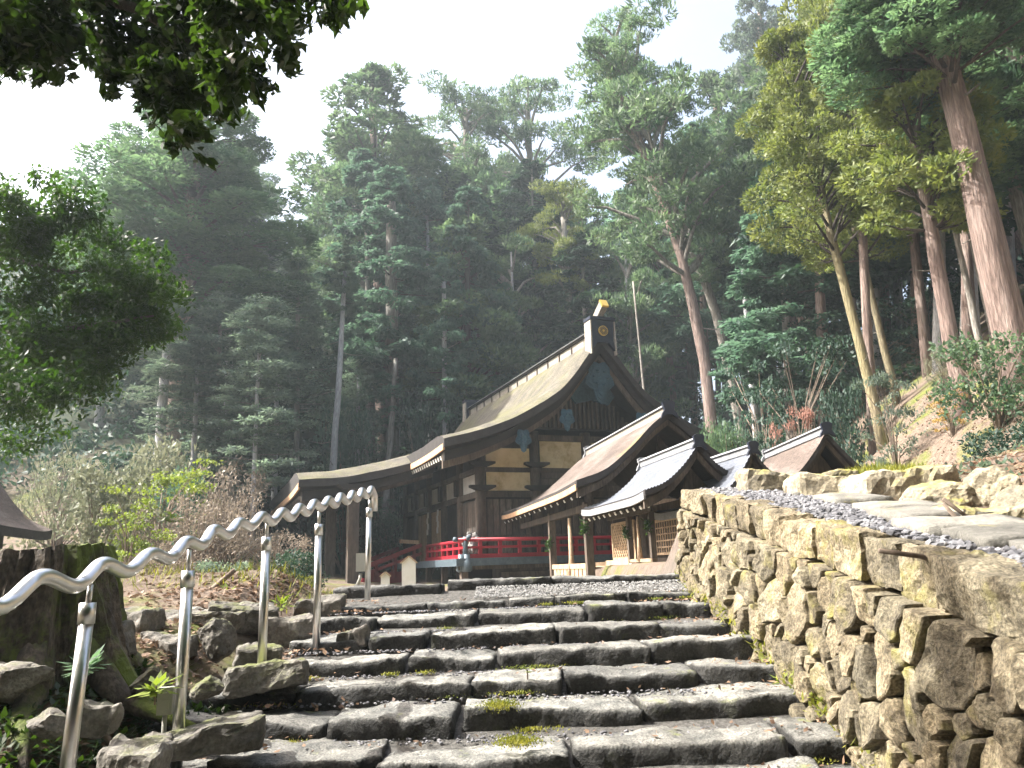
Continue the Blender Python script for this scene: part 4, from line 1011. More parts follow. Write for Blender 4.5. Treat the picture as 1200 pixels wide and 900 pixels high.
# roof corner of another building at the left edge
gq = P(0, 590, 15); gl = empty('gatehouse', (gq[0] - 3.35, gq[1] + .6, terrain(gq[0] - 3.35, 15.6, False)), .25, label='dark roof corner of another building cut off by the left picture edge', cat='building')
bz = gl.location.z
gpf = [(0, 5.4), (.6, 4.0), (1.3, 2.75), (1.9, 2.05), (2.45, 1.72)]
mb = roof_slope([(v, w - bz - .45) for v, w in gpf], -1, lambda t: 0, lambda t: 4.0, .22, 12, 16, .08); mb.build('roof_slope', [M['bark_roof2'], M['bark_edge'], M['wood']], gl)
mb = roof_slope([(v, w - bz - .45) for v, w in gpf], 1, lambda t: 0, lambda t: 4.0, .22, 12, 16, .08); mb.build('roof_slope', [M['bark_roof2'], M['bark_edge'], M['wood']], gl)
bargeboard([(v, w - bz - .45) for v, w in gpf], .1, -1, .23, .2, .1).build('bargeboard', M['wood'], gl)
MB().box((-1.6, .6, 0), (1.5, 3.6, 1.9 - bz - .6)).build('wall', M['dwood'], gl)
for x in (-1.7, 1.75): MB().box((x - .1, .5, -.2), (x + .1, .7, 1.75 - bz - .45)).build('post', M['wood'], gl)


# ------------------------------------------------------------------ foliage
def crown_leaves(seed, kind):
    """leaf quads of a crown whose base is at the origin; returns quads, limb paths, height, radius"""
    global rng
    fine = kind.endswith('_fine'); kind = kind.replace('_fine', ''); NM, LM = (2.6, .58) if fine else (1.35, .82)
    keep = rng; rng = np.random.default_rng(seed); r = rng
    Cs, As, Bs, Ls, Ws, limbs = [], [], [], [], [], []
    H, Rm = 10.0, 2.7
    def clump(c, rad, n, L, W, droop, radial=.7, flat=False, shell=.45):
        if kind in ('sugi', 'hinoki', 'pine', 'fir'): n = int(n * NM); L *= LM; W *= LM
        d = rdirs(n); rr = r.uniform(shell, 1.0, (n, 1)) ** .6
        p = np.array(c) + d * rr * np.array(rad)
        a = d * radial + np.array([0, 0, droop]) + r.normal(size=(n, 3)) * .45
        if flat: a[:, 2] = a[:, 2] * .35 + droop * .5; b = np.cross(a, np.array([0, 0, 1.0])) + r.normal(size=(n, 3)) * .35
        else: b = rdirs(n)
        Cs.append(p); As.append(a); Bs.append(b); Ls.append(np.full(n, L) * r.uniform(.6, 1.3, n)); Ws.append(np.full(n, W) * r.uniform(.6, 1.3, n))
    if kind == 'sugi':                       # billowy rounded clumps on upswept limbs
        for k in range(64):
            t = r.uniform(.02, 1) ** .9; a = k * 2.399 + r.uniform(-.4, .4)
            Rt = Rm * (1 - t ** 2.6) ** .55 * (.55 + .45 * min(1, t * 3.5)) + .25; rr = Rt * r.uniform(.25, 1.0) ** .8
            c = np.array([rr * math.cos(a), rr * math.sin(a), t * H + .2]); s = r.uniform(.5, .95) * (1.1 - .35 * t)
            clump(c, (s * 1.05, s * 1.05, s * .72), int(250 * s), .19, .070, .22)
            limbs.append(([(0, 0, max(0, c[2] - .9 - rr * .2)), (c[0] * .55, c[1] * .55, c[2] - .4), tuple(c)], .07))
    elif kind == 'hinoki':                   # drooping flat sprays in tiers
        for k in range(96):
            t = (k + r.uniform(0, 1)) / 96; a = r.uniform(0, 2 * PI); Rt = Rm * (1 - t) ** .62 * (.6 + .4 * min(1, t * 6)) + .15; rr = Rt * r.uniform(.45, 1)
            c = np.array([rr * math.cos(a), rr * math.sin(a), t * H * .97 - .12 * rr]); s = r.uniform(.5, .9) * (1.1 - .5 * t)
            clump(c, (s, s, s * .38), int(175 * s), .21, .075, -.35, .8, True, .2)
            if k % 2: limbs.append(([(0, 0, c[2] + .1), tuple(c)], .04))
    elif kind == 'pine':                     # layered pads with open gaps, limbs in view
        H = 8.0; Rm = 3.2
        for k in range(34):
            t = r.uniform(.05, 1); a = k * 2.399 + r.uniform(-.5, .5); Rt = Rm * (.35 + .65 * math.sin(PI * min(1, .12 + .8 * t))); rr = Rt * r.uniform(.25, 1)
            c = np.array([rr * math.cos(a), rr * math.sin(a), t * H]); s = r.uniform(.6, 1.15)
            for e in range(3):
                cc = c + r.normal(size=3) * np.array([.55, .55, .14]) * s; clump(cc, (s * .75, s * .75, s * .24), int(115 * s), .17, .045, .5, .6)
            limbs.append(([(0, 0, max(0, c[2] - .8 - rr * .25)), (c[0] * .4, c[1] * .4, c[2] - .55 + r.uniform(-.2, .2)), (c[0] * .75, c[1] * .75, c[2] - .15), tuple(c)], .09))
    elif kind == 'fir':                      # loose grey green layers, thin
        H = 9.0; Rm = 2.8
        for k in range(80):
            t = (k + r.uniform(0, 1)) / 80; a = r.uniform(0, 2 * PI); Rt = Rm * (1 - t * .85) ** .7; rr = Rt * r.uniform(.3, 1)
            c = np.array([rr * math.cos(a), rr * math.sin(a), t * H]); s = r.uniform(.55, .95)
            clump(c, (s, s, s * .22), int(130 * s), .17, .055, -.1, .8, True, .1)
            if k % 2 == 0: limbs.append(([(0, 0, c[2] - .1), tuple(c)], .03))
    elif kind == 'cloud':                    # dense low bush of small leaves
        H = 2.0; Rm = 1.3
        for k in range(34):
            a = r.uniform(0, 2 * PI); t = r.uniform(0, 1); rr = Rm * math.sqrt(r.uniform(0, 1)) * (1 - .35 * t); c = (rr * math.cos(a), rr * math.sin(a), .3 + t * 1.5)
            s = r.uniform(.25, .5); clump(c, (s, s, s * .7), int(230 * s), .06, .030, .15, .5, False, .3)
            if k % 3 == 0: limbs.append(([(0, 0, 0), (c[0] * .4, c[1] * .4, c[2] * .6), tuple(c)], .03))
    elif kind == 'layer':                    # airy horizontal layers of leaves
        H = 2.0; Rm = 1.4
        for k in range(30):
            a = r.uniform(0, 2 * PI); t = r.uniform(.1, 1); rr = Rm * math.sqrt(r.uniform(0, 1)); c = (rr * math.cos(a), rr * math.sin(a), t * 1.9)
            s = r.uniform(.3, .6); clump(c, (s, s, s * .2), int(170 * s), .055, .032, -.05, .6, True, .05)
            limbs.append(([(0, 0, 0), (c[0] * .3, c[1] * .3, c[2] * .7), tuple(c)], .025))
    elif kind == 'bare':                     # mostly twigs
        H = 1.8; Rm = 1.4
        for k in range(46):
            a = r.uniform(0, 2 * PI); rr = Rm * r.uniform(.2, 1); c = (rr * math.cos(a), rr * math.sin(a), r.uniform(.6, 1.7) * (1.1 - .3 * rr / Rm))
            limbs.append(([(r.normal() * .05, r.normal() * .05, 0), (c[0] * .3 + r.normal() * .06, c[1] * .3, c[2] * .55), (c[0] * .75, c[1] * .75 + r.normal() * .08, c[2] * .85), c], .022))
            clump(c, (.32, .32, .24), 62, .05, .018, .1, .6, False, .05)
    elif kind == 'broad':                    # broadleaf limb spray, real leaf size, unit ~1 m
        H = 1.0; Rm = .6
        for k in range(16):
            d = rdirs(1)[0]; c = d * np.array([.5, .5, .32]) * r.uniform(.3, 1) ** .5; limbs.append(([(0, 0, .1), tuple(c * .5 + np.array([0, 0, .05])), tuple(c)], .008))
            n = 30; p = c + r.normal(size=(n, 3)) * np.array([.13, .13, .10]); a = (p - c) + r.normal(size=(n, 3)) * .08 + np.array([0, 0, -.05]); b = np.cross(a, np.array([0, 0, 1.])) + r.normal(size=(n, 3)) * .03
            Cs.append(p); As.append(a); Bs.append(b); Ls.append(np.full(n, .040) * r.uniform(.7, 1.2, n)); Ws.append(np.full(n, .017) * r.uniform(.8, 1.2, n))
    Q = leaf_quads(np.concatenate(Cs), np.concatenate(As), np.concatenate(Bs), np.concatenate(Ls), np.concatenate(Ws))
    rng = keep
    return Q, limbs, H, Rm


PROTO = {}
LEAFMAT = {'sugi_fine': 'f_sugi', 'hinoki_fine': 'f_blue', 'sugi': 'f_sugi', 'hinoki': 'f_blue', 'pine': 'f_pine', 'fir': 'f_grey', 'cloud': 'f_dark', 'layer': 'f_lime', 'bare': 'f_brown', 'broad': 'f_broad'}
BARK = {'sugi_fine': 'bark_d', 'hinoki_fine': 'bark_d', 'sugi': 'bark_d', 'hinoki': 'bark_d', 'pine': 'bark_g', 'fir': 'bark_g', 'cloud': 'twig', 'layer': 'twig', 'bare': 'twig', 'broad': 'bark_d'}
def proto(kind, var=0, leaf=None):
    leaf = leaf or LEAFMAT[kind]; key = (kind, var, leaf)
    if key not in PROTO:
        base = PROTO.get((kind, var))
        if base is None:
            Q, limbs, H, Rm = crown_leaves(hash_(kind) + var * 101, kind); lm = MB()
            for p, r in limbs: lm.tube(p, [r * (1 - .75 * i / (len(p) - 1)) for i in range(len(p))], 5, cap=False)
            base = PROTO[(kind, var)] = (Q, lm.mesh('limbs', M[BARK[kind]], True), H, Rm)
        PROTO[key] = (quads_mesh('crown', base[0], M[leaf]), base[1], base[2], base[3])
    return PROTO[key]
def hash_(s): return sum(ord(c) * (i + 3) for i, c in enumerate(s))


def put_crown(parent, kind, var, leaf, loc, sxy, sz, rot=None, limbs=True, name='crown', lname='limbs'):
    me, lm, H, Rm = proto(kind, var, leaf)
    o = link(name, me, parent, loc); o.rotation_mode = 'QUATERNION'
    q = rot if rot is not None else Matrix.Rotation(random.uniform(0, 2 * PI), 3, 'Z').to_quaternion()
    o.rotation_quaternion = q; o.scale = (sxy / Rm, sxy / Rm, sz / H)
    if limbs:
        l = link(lname, lm, parent, loc); l.rotation_mode = 'QUATERNION'; l.rotation_quaternion = q; l.scale = o.scale
    return o


def tree(label, base, top, r0, r1, bark, crowns, name='cedar_tree', cat='tree', group=None, bend=0.0, stubs=0, nseg=9, mid=None, flare=1.35):
    base = Vector(base); top = Vector(top); root = empty(name, base, 0, 1, label, cat, group)
    d = top - base; side = Vector((d.z, 0, -d.x)).normalized(); path = []
    for i in range(nseg + 1):
        t = i / nseg; p = d * t + side * bend * math.sin(PI * t)
        if mid: p += Vector(mid) * math.sin(PI * t)
        p += Vector((random.uniform(-1, 1), random.uniform(-1, 1), 0)) * r0 * .12 * (0 < i < nseg); path.append(p)
    rad = [r0 + (r1 - r0) * (i / nseg) for i in range(nseg + 1)]; rad[0] *= flare
    path[0] = path[0] - Vector((0, 0, .5))
    mb = MB(); mb.tube(path, rad, 12, jit=.05); mb.build('trunk', M[bark], root, True)
    for k in range(stubs):                                   # dead snags on the bare trunk
        t = random.uniform(.2, .8); i = int(t * nseg); p = path[i].lerp(path[i + 1], t * nseg - i); a = random.uniform(0, 2 * PI); l = random.uniform(.5, 2.0) * (d.length / 22)
        e = p + Vector((math.cos(a), math.sin(a), random.uniform(-.2, .25))) * l; m_ = p.lerp(e, .5) + Vector((0, 0, random.uniform(-.15, .12)))
        MB().tube([p, m_, e], [r0 * .12, r0 * .08, r0 * .02], 5, cap=False).build('dead_branch', M['bark_g'], root, True)
    q0 = Vector((0, 0, 1)).rotation_difference(d)
    for c in crowns:
        kind, var, leaf, t0, t1, w = c[:6]
        i = t0 * nseg; k = min(int(i), nseg - 1); p = path[k].lerp(path[k + 1], i - k); 
        put_crown(root, kind, var, leaf, p, w, d.length * (t1 - t0), (q0 @ Matrix.Rotation(random.uniform(0, 6.28), 3, 'Z').to_quaternion()))
    return root


def tpx(label, bpx, tpx_, d=None, wpx=10, wtop=None, bark='bark_g', crowns=(), lean=0.0, sink=0, **k):
    """a tree that stands where the sight line to its foot meets the ground"""
    b = hit(*bpx) if d is None else P(bpx[0], bpx[1], d)
    dd = b[1]; b[2] = terrain(b[0], dd) - sink; t = P(tpx_[0], tpx_[1], dd + lean)
    return tree(label, b, t, wpx * dd / F / 2, (wtop or wpx * .6) * dd / F / 2, bark, crowns, **k)


# ---- trees that can be told apart
tpx('massive reddish cedar trunk leaning at the right edge, the thickest in view', (1196, 432), (1075, -60), 17, 42, 24, 'bark_r', [('sugi_fine', 0, 'f_sugi', .64, 1.02, 2.6), ('sugi_fine', 1, 'f_sugi', .72, 1.1, 2.6)], stubs=7)
tpx('reddish straight trunk left of the massive right cedar, its foot in a yellow shrub', (1120, 430), (1070, 150), 18.5, 20, 14, 'bark_r', [('sugi', 1, 'f_yel', .62, 1.45, 1.9)], stubs=3)
tpx('thin pale forked trunk between the two reddish cedars', (1152, 415), (1098, 170), 20, 9, 5, 'bark_g', [('hinoki_fine', 0, 'f_sugi', .7, 1.1, 1.8)], stubs=5)
tpx('slim brown trunk just left of the massive right cedar', (1172, 420), (1110, 130), 22, 13, 9, 'bark_g', [('sugi_fine', 2, 'f_sugi', .7, 1.15, 2.4)], stubs=3)
tpx('yellow lichened leaning trunk above the brown roofed little shrine', (1027, 455), (950, 180), 23, 13, 9, 'bark_y', [('sugi_fine', 0, 'f_yel', .62, 1.45, 2.1)], stubs=2)
tpx('second yellow lichened trunk, thinner and farther back', (1046, 430), (985, 200), 28, 9, 6, 'bark_y', [('sugi_fine', 1, 'f_yel', .6, 1.4, 2.3)], stubs=2)
tpx('tall cedar with yellow green crown filling the top right', (1085, 420), (1030, -90), 30, 12, 8, 'bark_r', [('sugi_fine', 0, 'f_yel', .50, 1.02, 4.2)], stubs=2)
tpx('dark cedar crown hanging in the top right corner', (1240, 420), (1190, -120), 22, 20, 12, 'bark_r', [('sugi_fine', 2, 'f_sugi', .55, 1.02, 3.4)], stubs=2)
tpx('cedar with pale green hanging foliage above the reddish straight trunk', (1135, 425), (1120, -330), 25, 15, 8, 'bark_r', [('sugi_fine', 1, 'f_sugi', .30, 1.02, 3.6)], stubs=3)
tpx('cedar whose bright yellowish foliage hangs in front of the top right trunks', (1012, 445), (985, -170), 27, 12, 7, 'bark_r', [('sugi_fine', 2, 'f_yel', .38, 1.02, 2.9)], stubs=2)
tpx('large dark cedar partly out of view behind the massive right trunk', (1250, 430), (1215, -330), 20, 18, 9, 'bark_r', [('sugi_fine', 0, 'f_sugi', .34, 1.02, 3.2)], stubs=2)
tpx('cedar with green boughs in the top right between the leaning trunks', (1075, 430), (1060, -240), 33, 13, 8, 'bark_r', [('sugi_fine', 1, 'f_pine', .34, 1.02, 4.4)], stubs=2)
tpx('brown trunk cut by the right picture edge behind the massive cedar', (1232, 400), (1150, 60), 26, 18, 12, 'bark_g', [('sugi_fine', 1, 'f_sugi', .6, 1.1, 3.2)], stubs=4)
tpx('tall leaning pine with open layered crown above the hall gable', (832, 505), (712, 85), 42, 16, 9, 'bark_r', [('pine', 0, 'f_pine', .52, 1.08, 5.4), ('pine', 1, 'f_pine', .80, 1.12, 3.2)], name='pine_tree', bend=1.7, stubs=3)
tpx('pine with small isolated tuft beside the leaning tall pine', (872, 510), (752, 175), 46, 14, 8, 'bark_g', [('pine', 1, 'f_pine', .52, .72, 2.0), ('pine', 0, 'f_pine', .8, 1.15, 3.6)], name='pine_tree', bend=1.2, stubs=3)
tpx('thin grey dead trunk right of the leaning pines', (884, 512), (868, 280), 40, 9, 5, 'bark_p', [], name='dead_tree', stubs=9)
tpx('pine with flat yellow green tuft above the middle of the hall ridge', (676, 470), (660, 255), 56, 10, 7, 'bark_g', [('pine', 2, 'f_yel', .72, 1.1, 3.2)], name='pine_tree', stubs=2)
tpx('very thin pale pole trunk beside the hall gable', (762, 500), (742, 330), 44, 4, 2.4, 'bark_g', [], name='dead_tree', stubs=2)
tpx('pale bare pole trunk leaning right above the porch roof', (386, 560), (404, 318), 44, 10, 5, 'bark_p', [('hinoki_fine', 1, 'f_grey', .86, 1.12, 1.3)], name='dead_tree', stubs=9)
tpx('thick broken trunk behind the porch roof, wound by a vine', (461, 560), (458, 230), 50, 20, 12, 'bark_g', [('hinoki', 0, 'f_blue', .52, 1.1, 3.9), ('hinoki', 2, 'f_blue', .36, .66, 3.0)], stubs=4)
tpx('leaning vine like thin trunk against the thick broken trunk', (447, 560), (464, 420), 48, 9, 5, 'bark_g', [], name='dead_tree', stubs=1)
tpx('huge old cedar with separate rounded clumps left of the clearing', (200, 560), (236, 112), 41, 26, 9, 'bark_r', [('sugi_fine', 0, 'f_sugi', .66, 1.03, 4.4), ('sugi_fine', 1, 'f_sugi', .46, .80, 6.2), ('sugi_fine', 2, 'f_sugi', .32, .56, 5.4)], stubs=2)
tpx('sunlit pale trunk beside the foot of the huge old cedar', (186, 540), (196, 400), 36, 14, 10, 'bark_p', [('fir', 0, 'f_grey', .66, 1.3, 2.6)], name='fir_tree', stubs=1)
tpx('slender trunk with pale bark left of the porch roof', (296, 606), (304, 400), 36, 7, 4, 'bark_p', [('fir', 1, 'f_grey', .36, 1.2, 3.0)], name='fir_tree', stubs=4)
tpx('thin straight trunk between the fir and the bare pole', (348, 585), (349, 330), 46, 7, 5, 'bark_g', [('fir', 2, 'f_grey', .42, 1.12, 3.2)], name='fir_tree', stubs=4)
tpx('fir with drooping grey green layers above the brown thicket', (250, 590), (258, 370), 38, 9, 4, 'bark_g', [('fir', 0, 'f_grey', .22, 1.1, 3.6)], name='fir_tree')
tpx('blue green cypress cone standing behind the hall roof, the largest there', (545, 520), (548, 235), 52, 12, 5, 'bark_d', [('hinoki', 0, 'f_blue', .34, 1.06, 4.0)], name='cypress_tree', stubs=2)
tpx('cypress with bare lower trunk left of the hall ridge end', (522, 520), (520, 330), 49, 9, 5, 'bark_p', [('hinoki', 2, 'f_blue', .5, 1.1, 2.6)], name='cypress_tree', stubs=4)
tpx('small dark cypress right above the far end of the hall ridge', (590, 500), (578, 330), 54, 9, 5, 'bark_d', [('hinoki', 1, 'f_blue', .4, 1.1, 3.0)], name='cypress_tree', stubs=3)
tpx('broad tall cedar with the highest dome left of the middle skyline', (452, 540), (436, 112), 60, 18, 8, 'bark_r', [('sugi', 1, 'f_pine', .62, 1.04, 6.4), ('pine', 1, 'f_pine', .42, .8, 6.6)])
tpx('round topped pine on the skyline in the middle of the photo', (548, 520), (546, 128), 70, 14, 7, 'bark_g', [('pine', 2, 'f_pine', .64, 1.04, 6.4), ('sugi', 0, 'f_pine', .46, .8, 5.0)], name='pine_tree')
tpx('pine on the skyline left of the leaning tall pine', (640, 500), (618, 122), 72, 14, 7, 'bark_g', [('pine', 0, 'f_pine', .62, 1.04, 6.6), ('sugi', 2, 'f_pine', .42, .78, 5.0)], name='pine_tree')
tpx('light green cedar on the skyline right of the leaning tall pine', (930, 480), (912, 78), 52, 16, 7, 'bark_r', [('sugi', 2, 'f_pine', .40, 1.04, 5.0)])
tpx('feathery top of a farther cedar poking above the right skyline', (900, 470), (890, 5), 74, 14, 6, 'bark_r', [('sugi', 0, 'f_grey', .60, 1.03, 4.0)])
tpx('greyish green cedar sloping down the right skyline', (850, 480), (838, 110), 64, 14, 6, 'bark_r', [('sugi', 1, 'f_pine', .5, 1.04, 4.6)])
tpx('cypress with yellowish drooping sprays over the right slope', (968, 470), (925, 150), 40, 14, 7, 'bark_d', [('hinoki_fine', 2, 'f_pine', .45, 1.08, 4.0)], name='cypress_tree', stubs=4)
for bx, by, tx, ty, d, w, lb in ((942, 400, 930, 300, 50, 11, 'dark red trunk leftmost in the shaded group behind the yellow trunk'), (958, 398, 944, 290, 52, 13, 'dark red thick trunk in the middle of the shaded group'), (985, 415, 962, 280, 44, 9, 'thin dark red trunk right in the shaded group'),
                                 (1010, 420, 985, 260, 46, 8, 'greyish thin trunk just left of the second yellow trunk'), (790, 470, 775, 320, 60, 10, 'dark brown trunk behind the leaning pine, deep in shade'), (810, 460, 800, 320, 64, 9, 'straight brown trunk deep in shade right of the leaning pine')):
    tpx(lb, (bx, by), (tx, ty), d, w, w * .7, 'bark_r', [('sugi', random.randint(0, 2), 'f_sugi', .7, 1.5, 2.6)], stubs=3)

tpx('pale grey green fir left of the slender pale trunk', (225, 585), (232, 420), 37, 8, 4, 'bark_p', [('fir', 1, 'f_grey', .1, 1.08, 3.2)], name='fir_tree')
tpx('grey green fir right of the slender pale trunk, standing over the brown thicket', (322, 585), (326, 395), 43, 8, 4, 'bark_p', [('fir', 0, 'f_grey', .14, 1.08, 3.6)], name='fir_tree')
tpx('grey green fir at the foot of the bare leaning pole', (418, 560), (420, 440), 49, 8, 4, 'bark_p', [('fir', 2, 'f_grey', .1, 1.08, 3.4)], name='fir_tree')
# ---- the rest of the forest, row behind row
SKX = [-150, 0, 60, 110, 160, 200, 250, 300, 340, 372, 400, 440, 480, 520, 550, 600, 640, 690, 740, 800, 850, 885, 950, 1000, 1250]
SKY_ = [330, 300, 262, 235, 190, 150, 150, 185, 225, 262, 150, 112, 130, 160, 140, 160, 135, 150, 150, 125, 120, 95, 40, -30, -160]
rt = random.Random(5); n_fill = 0
FG = [('crowded dark cedar standing in the shade behind the brown thicket', 'forest trees left of the hall'), ('crowded green conifer standing in the forest behind the hall roof', 'forest trees behind the hall'), ('crowded tall conifer on the shaded slope right of the hall', 'forest trees on the right slope')]
for d, step, px0 in ((27, 52, 1095), (37, 60, 905), (46, 74, -90), (56, 62, -70), (66, 56, -100), (78, 50, -80), (92, 50, -60)):
    px = px0
    while px < 1290:
        x = px + rt.uniform(-18, 18); px += step
        if d < 50 and (330 < x < 900): continue
        dd = d + rt.uniform(-4, 4); tp = float(np.interp(x, SKX, SKY_)) + rt.uniform(18, 150) * (1 if d < 60 else .62) - (0 if d < 70 else 12)
        v = D(x, 480); v = v / v[1] * dd; gz = terrain(v[0], dd); top = P(x, tp, dd)
        if top[2] - gz < 7: continue
        if top[2] - gz > 30: top = np.array([top[0], top[1], gz + 30])
        g = 0 if x < 330 else 1 if x < 800 else 2
        kind = rt.choice(['sugi', 'hinoki', 'sugi', 'pine', 'hinoki'] if g else ['sugi', 'fir', 'hinoki', 'fir'])
        leaf = rt.choice({'sugi': ['f_sugi', 'f_pine', 'f_sugi'], 'hinoki': ['f_blue', 'f_blue', 'f_dark'], 'pine': ['f_pine'], 'fir': ['f_grey']}[kind]); hgt = top[2] - gz
        b = Vector((v[0] + .02 * hgt, dd, gz)); n_fill += 1
        tree(FG[g][0], b, Vector(top), .16 + .008 * hgt, .07, rt.choice(['bark_r', 'bark_p', 'bark_g', 'bark_p']), [(kind, rt.randint(0, 2), leaf, rt.uniform(.24, .48), 1.02, rt.uniform(3.0, 4.6) * (.75 + hgt / 50))], group=FG[g][1], nseg=5)
print('fill trees', n_fill)

# unseen cedars added behind the viewer to keep open sky off the step faces
for i, (x, y, hg) in enumerate(((-9, -7, 20), (-4, -10, 24), (1.5, -8, 22), (6, -10, 25), (11, -6, 21), (-14, -3, 19), (15, 0, 22), (-3, -4.5, 16), (2.5, -4.5, 17), (7, -4, 18), (-6, -7, 20), (0, -7.5, 21), (4, -7, 20), (13, -10, 24), (-11, -11, 24), (-7, -15, 25), (4, -16, 26), (10, -15, 24), (19, -9, 24), (-1, -20, 26))):
    gz = terrain(x, y); tree('tall cedar added out of view behind the foot of the steps to block sky light', (x, y, gz), (x + .3, y, gz + hg), .34, .1, 'bark_r', [('sugi', i % 3, 'f_sugi', .08, .7, 5.0), ('sugi', (i + 1) % 3, 'f_sugi', .45, 1.05, 4.8)], group='unseen cedars added behind the viewer', nseg=5)
# undergrowth on the shaded slopes: one mass of ferns and saplings
def undergrowth():
    Cs = []
    while len(Cs) < 2600:
        y = rng.uniform(36, 100); x = rng.uniform(-.85, .85) * y; z = terrain(x, y)
        if -12 < x < 13 and y < 50: continue
        if x > 5 and y < 40 and (x < 11 or y < 24 or rng.uniform() < .5): continue
        s = rng.uniform(.5, 1.5) * (1.7 if 46 < y < 66 and rng.uniform() < .4 else 1); n = 46
        lift = rng.uniform(0, 6) if 42 < y < 75 and rng.uniform() < .5 else 0
        p = rdirs(n) * rng.uniform(.4, 1, (n, 1)) * np.array([1.3, 1.3, 1.1]) * s + np.array([x, y, z + .5 * s + lift]); Cs.append(p)
    C = np.concatenate(Cs); n = len(C); A = rdirs(n) + np.array([0, 0, .3]); me = quads_mesh('undergrowth', leaf_quads(C, A, rdirs(n), rng.uniform(.14, .3, n), rng.uniform(.06, .12, n)), M['f_dark'])
    tag(link('undergrowth', me), 'dark undergrowth of ferns and saplings under the forest trees', None, None, 'stuff')
undergrowth()


# ---- shrubs
def shrub(label, px, py, d, wpx, hpx, kind, leaf, var=0, name='shrub', cat='shrub', group=None, sink=.1, limbs=True):
    """px,py: middle of the foot; drawn wpx wide and hpx high at distance d (None: where the sight line meets the ground)"""
    b = hit(px, py) if d is None else P(px, py, d)
    gz = terrain(b[0], b[1]); root = empty(name, (b[0], b[1], gz), 0, 1, label, cat, group)
    top = (P(px, py - hpx, b[1])[2] - gz)
    put_crown(root, kind, var, leaf, (0, 0, -sink), wpx * b[1] / F / 2, max(.3, top), name='foliage', lname='stems', limbs=limbs); return root
SH_ = [
 ('big pale silvery bush at the left beyond the stump', 110, 640, 22, 150, 105, 'cloud', 'f_pale'),
 ('second pale bush with whitish leaf tips below the huge cedar', 180, 600, 30, 120, 90, 'cloud', 'f_pale'),
 ('bright yellow green bush behind the mossy stump', 150, 660, 17, 90, 95, 'layer', 'f_lime'),
 ('lime green small tree in the clearing left of the brown thicket', 185, 625, 24, 130, 95, 'layer', 'f_lime'),
 ('blue green bush between the lime tree and the brown thicket', 215, 600, 27, 80, 55, 'cloud', 'f_blue'),
 ('brown leafless thicket in the middle of the clearing', 225, 645, 22, 120, 70, 'bare', 'f_brown'),
 ('brown bare bush right of the central thicket', 262, 640, 24, 100, 72, 'bare', 'f_brown'),
 ('tall brown twiggy bush beside the porch roof corner', 318, 655, 25, 90, 36, 'bare', 'f_brown'),
 ('low brown twiggy bush behind the second rail post', 200, 670, 15, 90, 40, 'bare', 'f_brown'),
 ('brown bush seen between the porch posts', 390, 640, 50, 130, 70, 'bare', 'f_brown'),
 ('dark evergreen bush behind the third rail post', 345, 690, 16, 80, 52, 'cloud', 'f_dark'),
 ('olive bush below the brown thicket right of the stump', 260, 690, 14, 80, 40, 'cloud', 'f_grey'),
 ('green bush seen under the porch eave beside the hall wall', 458, 655, 47, 66, 58, 'cloud', 'f_grey'),
 ('brown reddish bush up the slope above the rail', 250, 590, 34, 140, 50, 'bare', 'f_brown'),
 ('pale pinkish bare bush left of the silvery bush', 70, 580, 28, 90, 60, 'bare', 'f_pale'),
 ('tiny yellow leaved plant beside the fourth rail post', 356, 680, 13, 18, 15, 'layer', 'f_moss'),
 ('coral red shrub on the slope above the brown roofed shrine', 928, 505, 25, 46, 42, 'layer', 'f_red'),
 ('dark glossy bush at the right edge under the massive cedar', 1168, 490, 15.5, 135, 105, 'cloud', 'f_sugi'),
 ('low dark bush at the right edge below the glossy bush', 1180, 550, 13, 110, 62, 'cloud', 'f_dark'),
 ('light green sapling bush at the foot of the lichened trunk', 1042, 495, 19, 66, 70, 'layer', 'f_grey'),
 ('yellow rust shrub around the foot of the reddish trunk', 1112, 480, 17.5, 40, 34, 'layer', 'f_rust'),
 ('pale dry shrub left of the reddish trunk foot', 1104, 430, 22, 36, 30, 'bare', 'f_pale'),
 ('large dark evergreen bush on the slope behind the red shrub', 935, 475, 30, 130, 90, 'layer', 'f_dark'),
 ('grey green drooping bush in front of the dark slope', 890, 480, 33, 110, 85, 'layer', 'f_blue'),
 ('green bush behind the two small metal roofs', 850, 540, 27, 66, 55, 'cloud', 'f_sugi'),
 ('yellowish small bush just above the metal roof ridge', 840, 525, 30, 44, 32, 'layer', 'f_lime'),
 ('light green bush left of the brown roofed little shrine', 880, 545, 24, 40, 46, 'layer', 'f_blue'),
 ('dark bush on the slope right of the red shrub', 985, 480, 27, 70, 40, 'cloud', 'f_dark'),
 ('broad dark bush in the shade above the lichened trunks', 1020, 440, 34, 150, 80, 'layer', 'f_dark'),
 ('dark bush in the shade between the reddish trunks', 1090, 420, 32, 110, 90, 'layer', 'f_dark'),
 ('small grey plant on the open bank above the grass', 1036, 548, 11, 22, 20, 'cloud', 'f_grey'),
 ('pale green bush deep under the forest edge behind the porch', 405, 530, 46, 80, 60, 'cloud', 'f_blue'),
 ('dark bush at the forest edge above the hall roof', 500, 520, 48, 90, 60, 'cloud', 'f_dark'),
]
for i, s in enumerate(SH_): shrub(*s, var=i % 3)

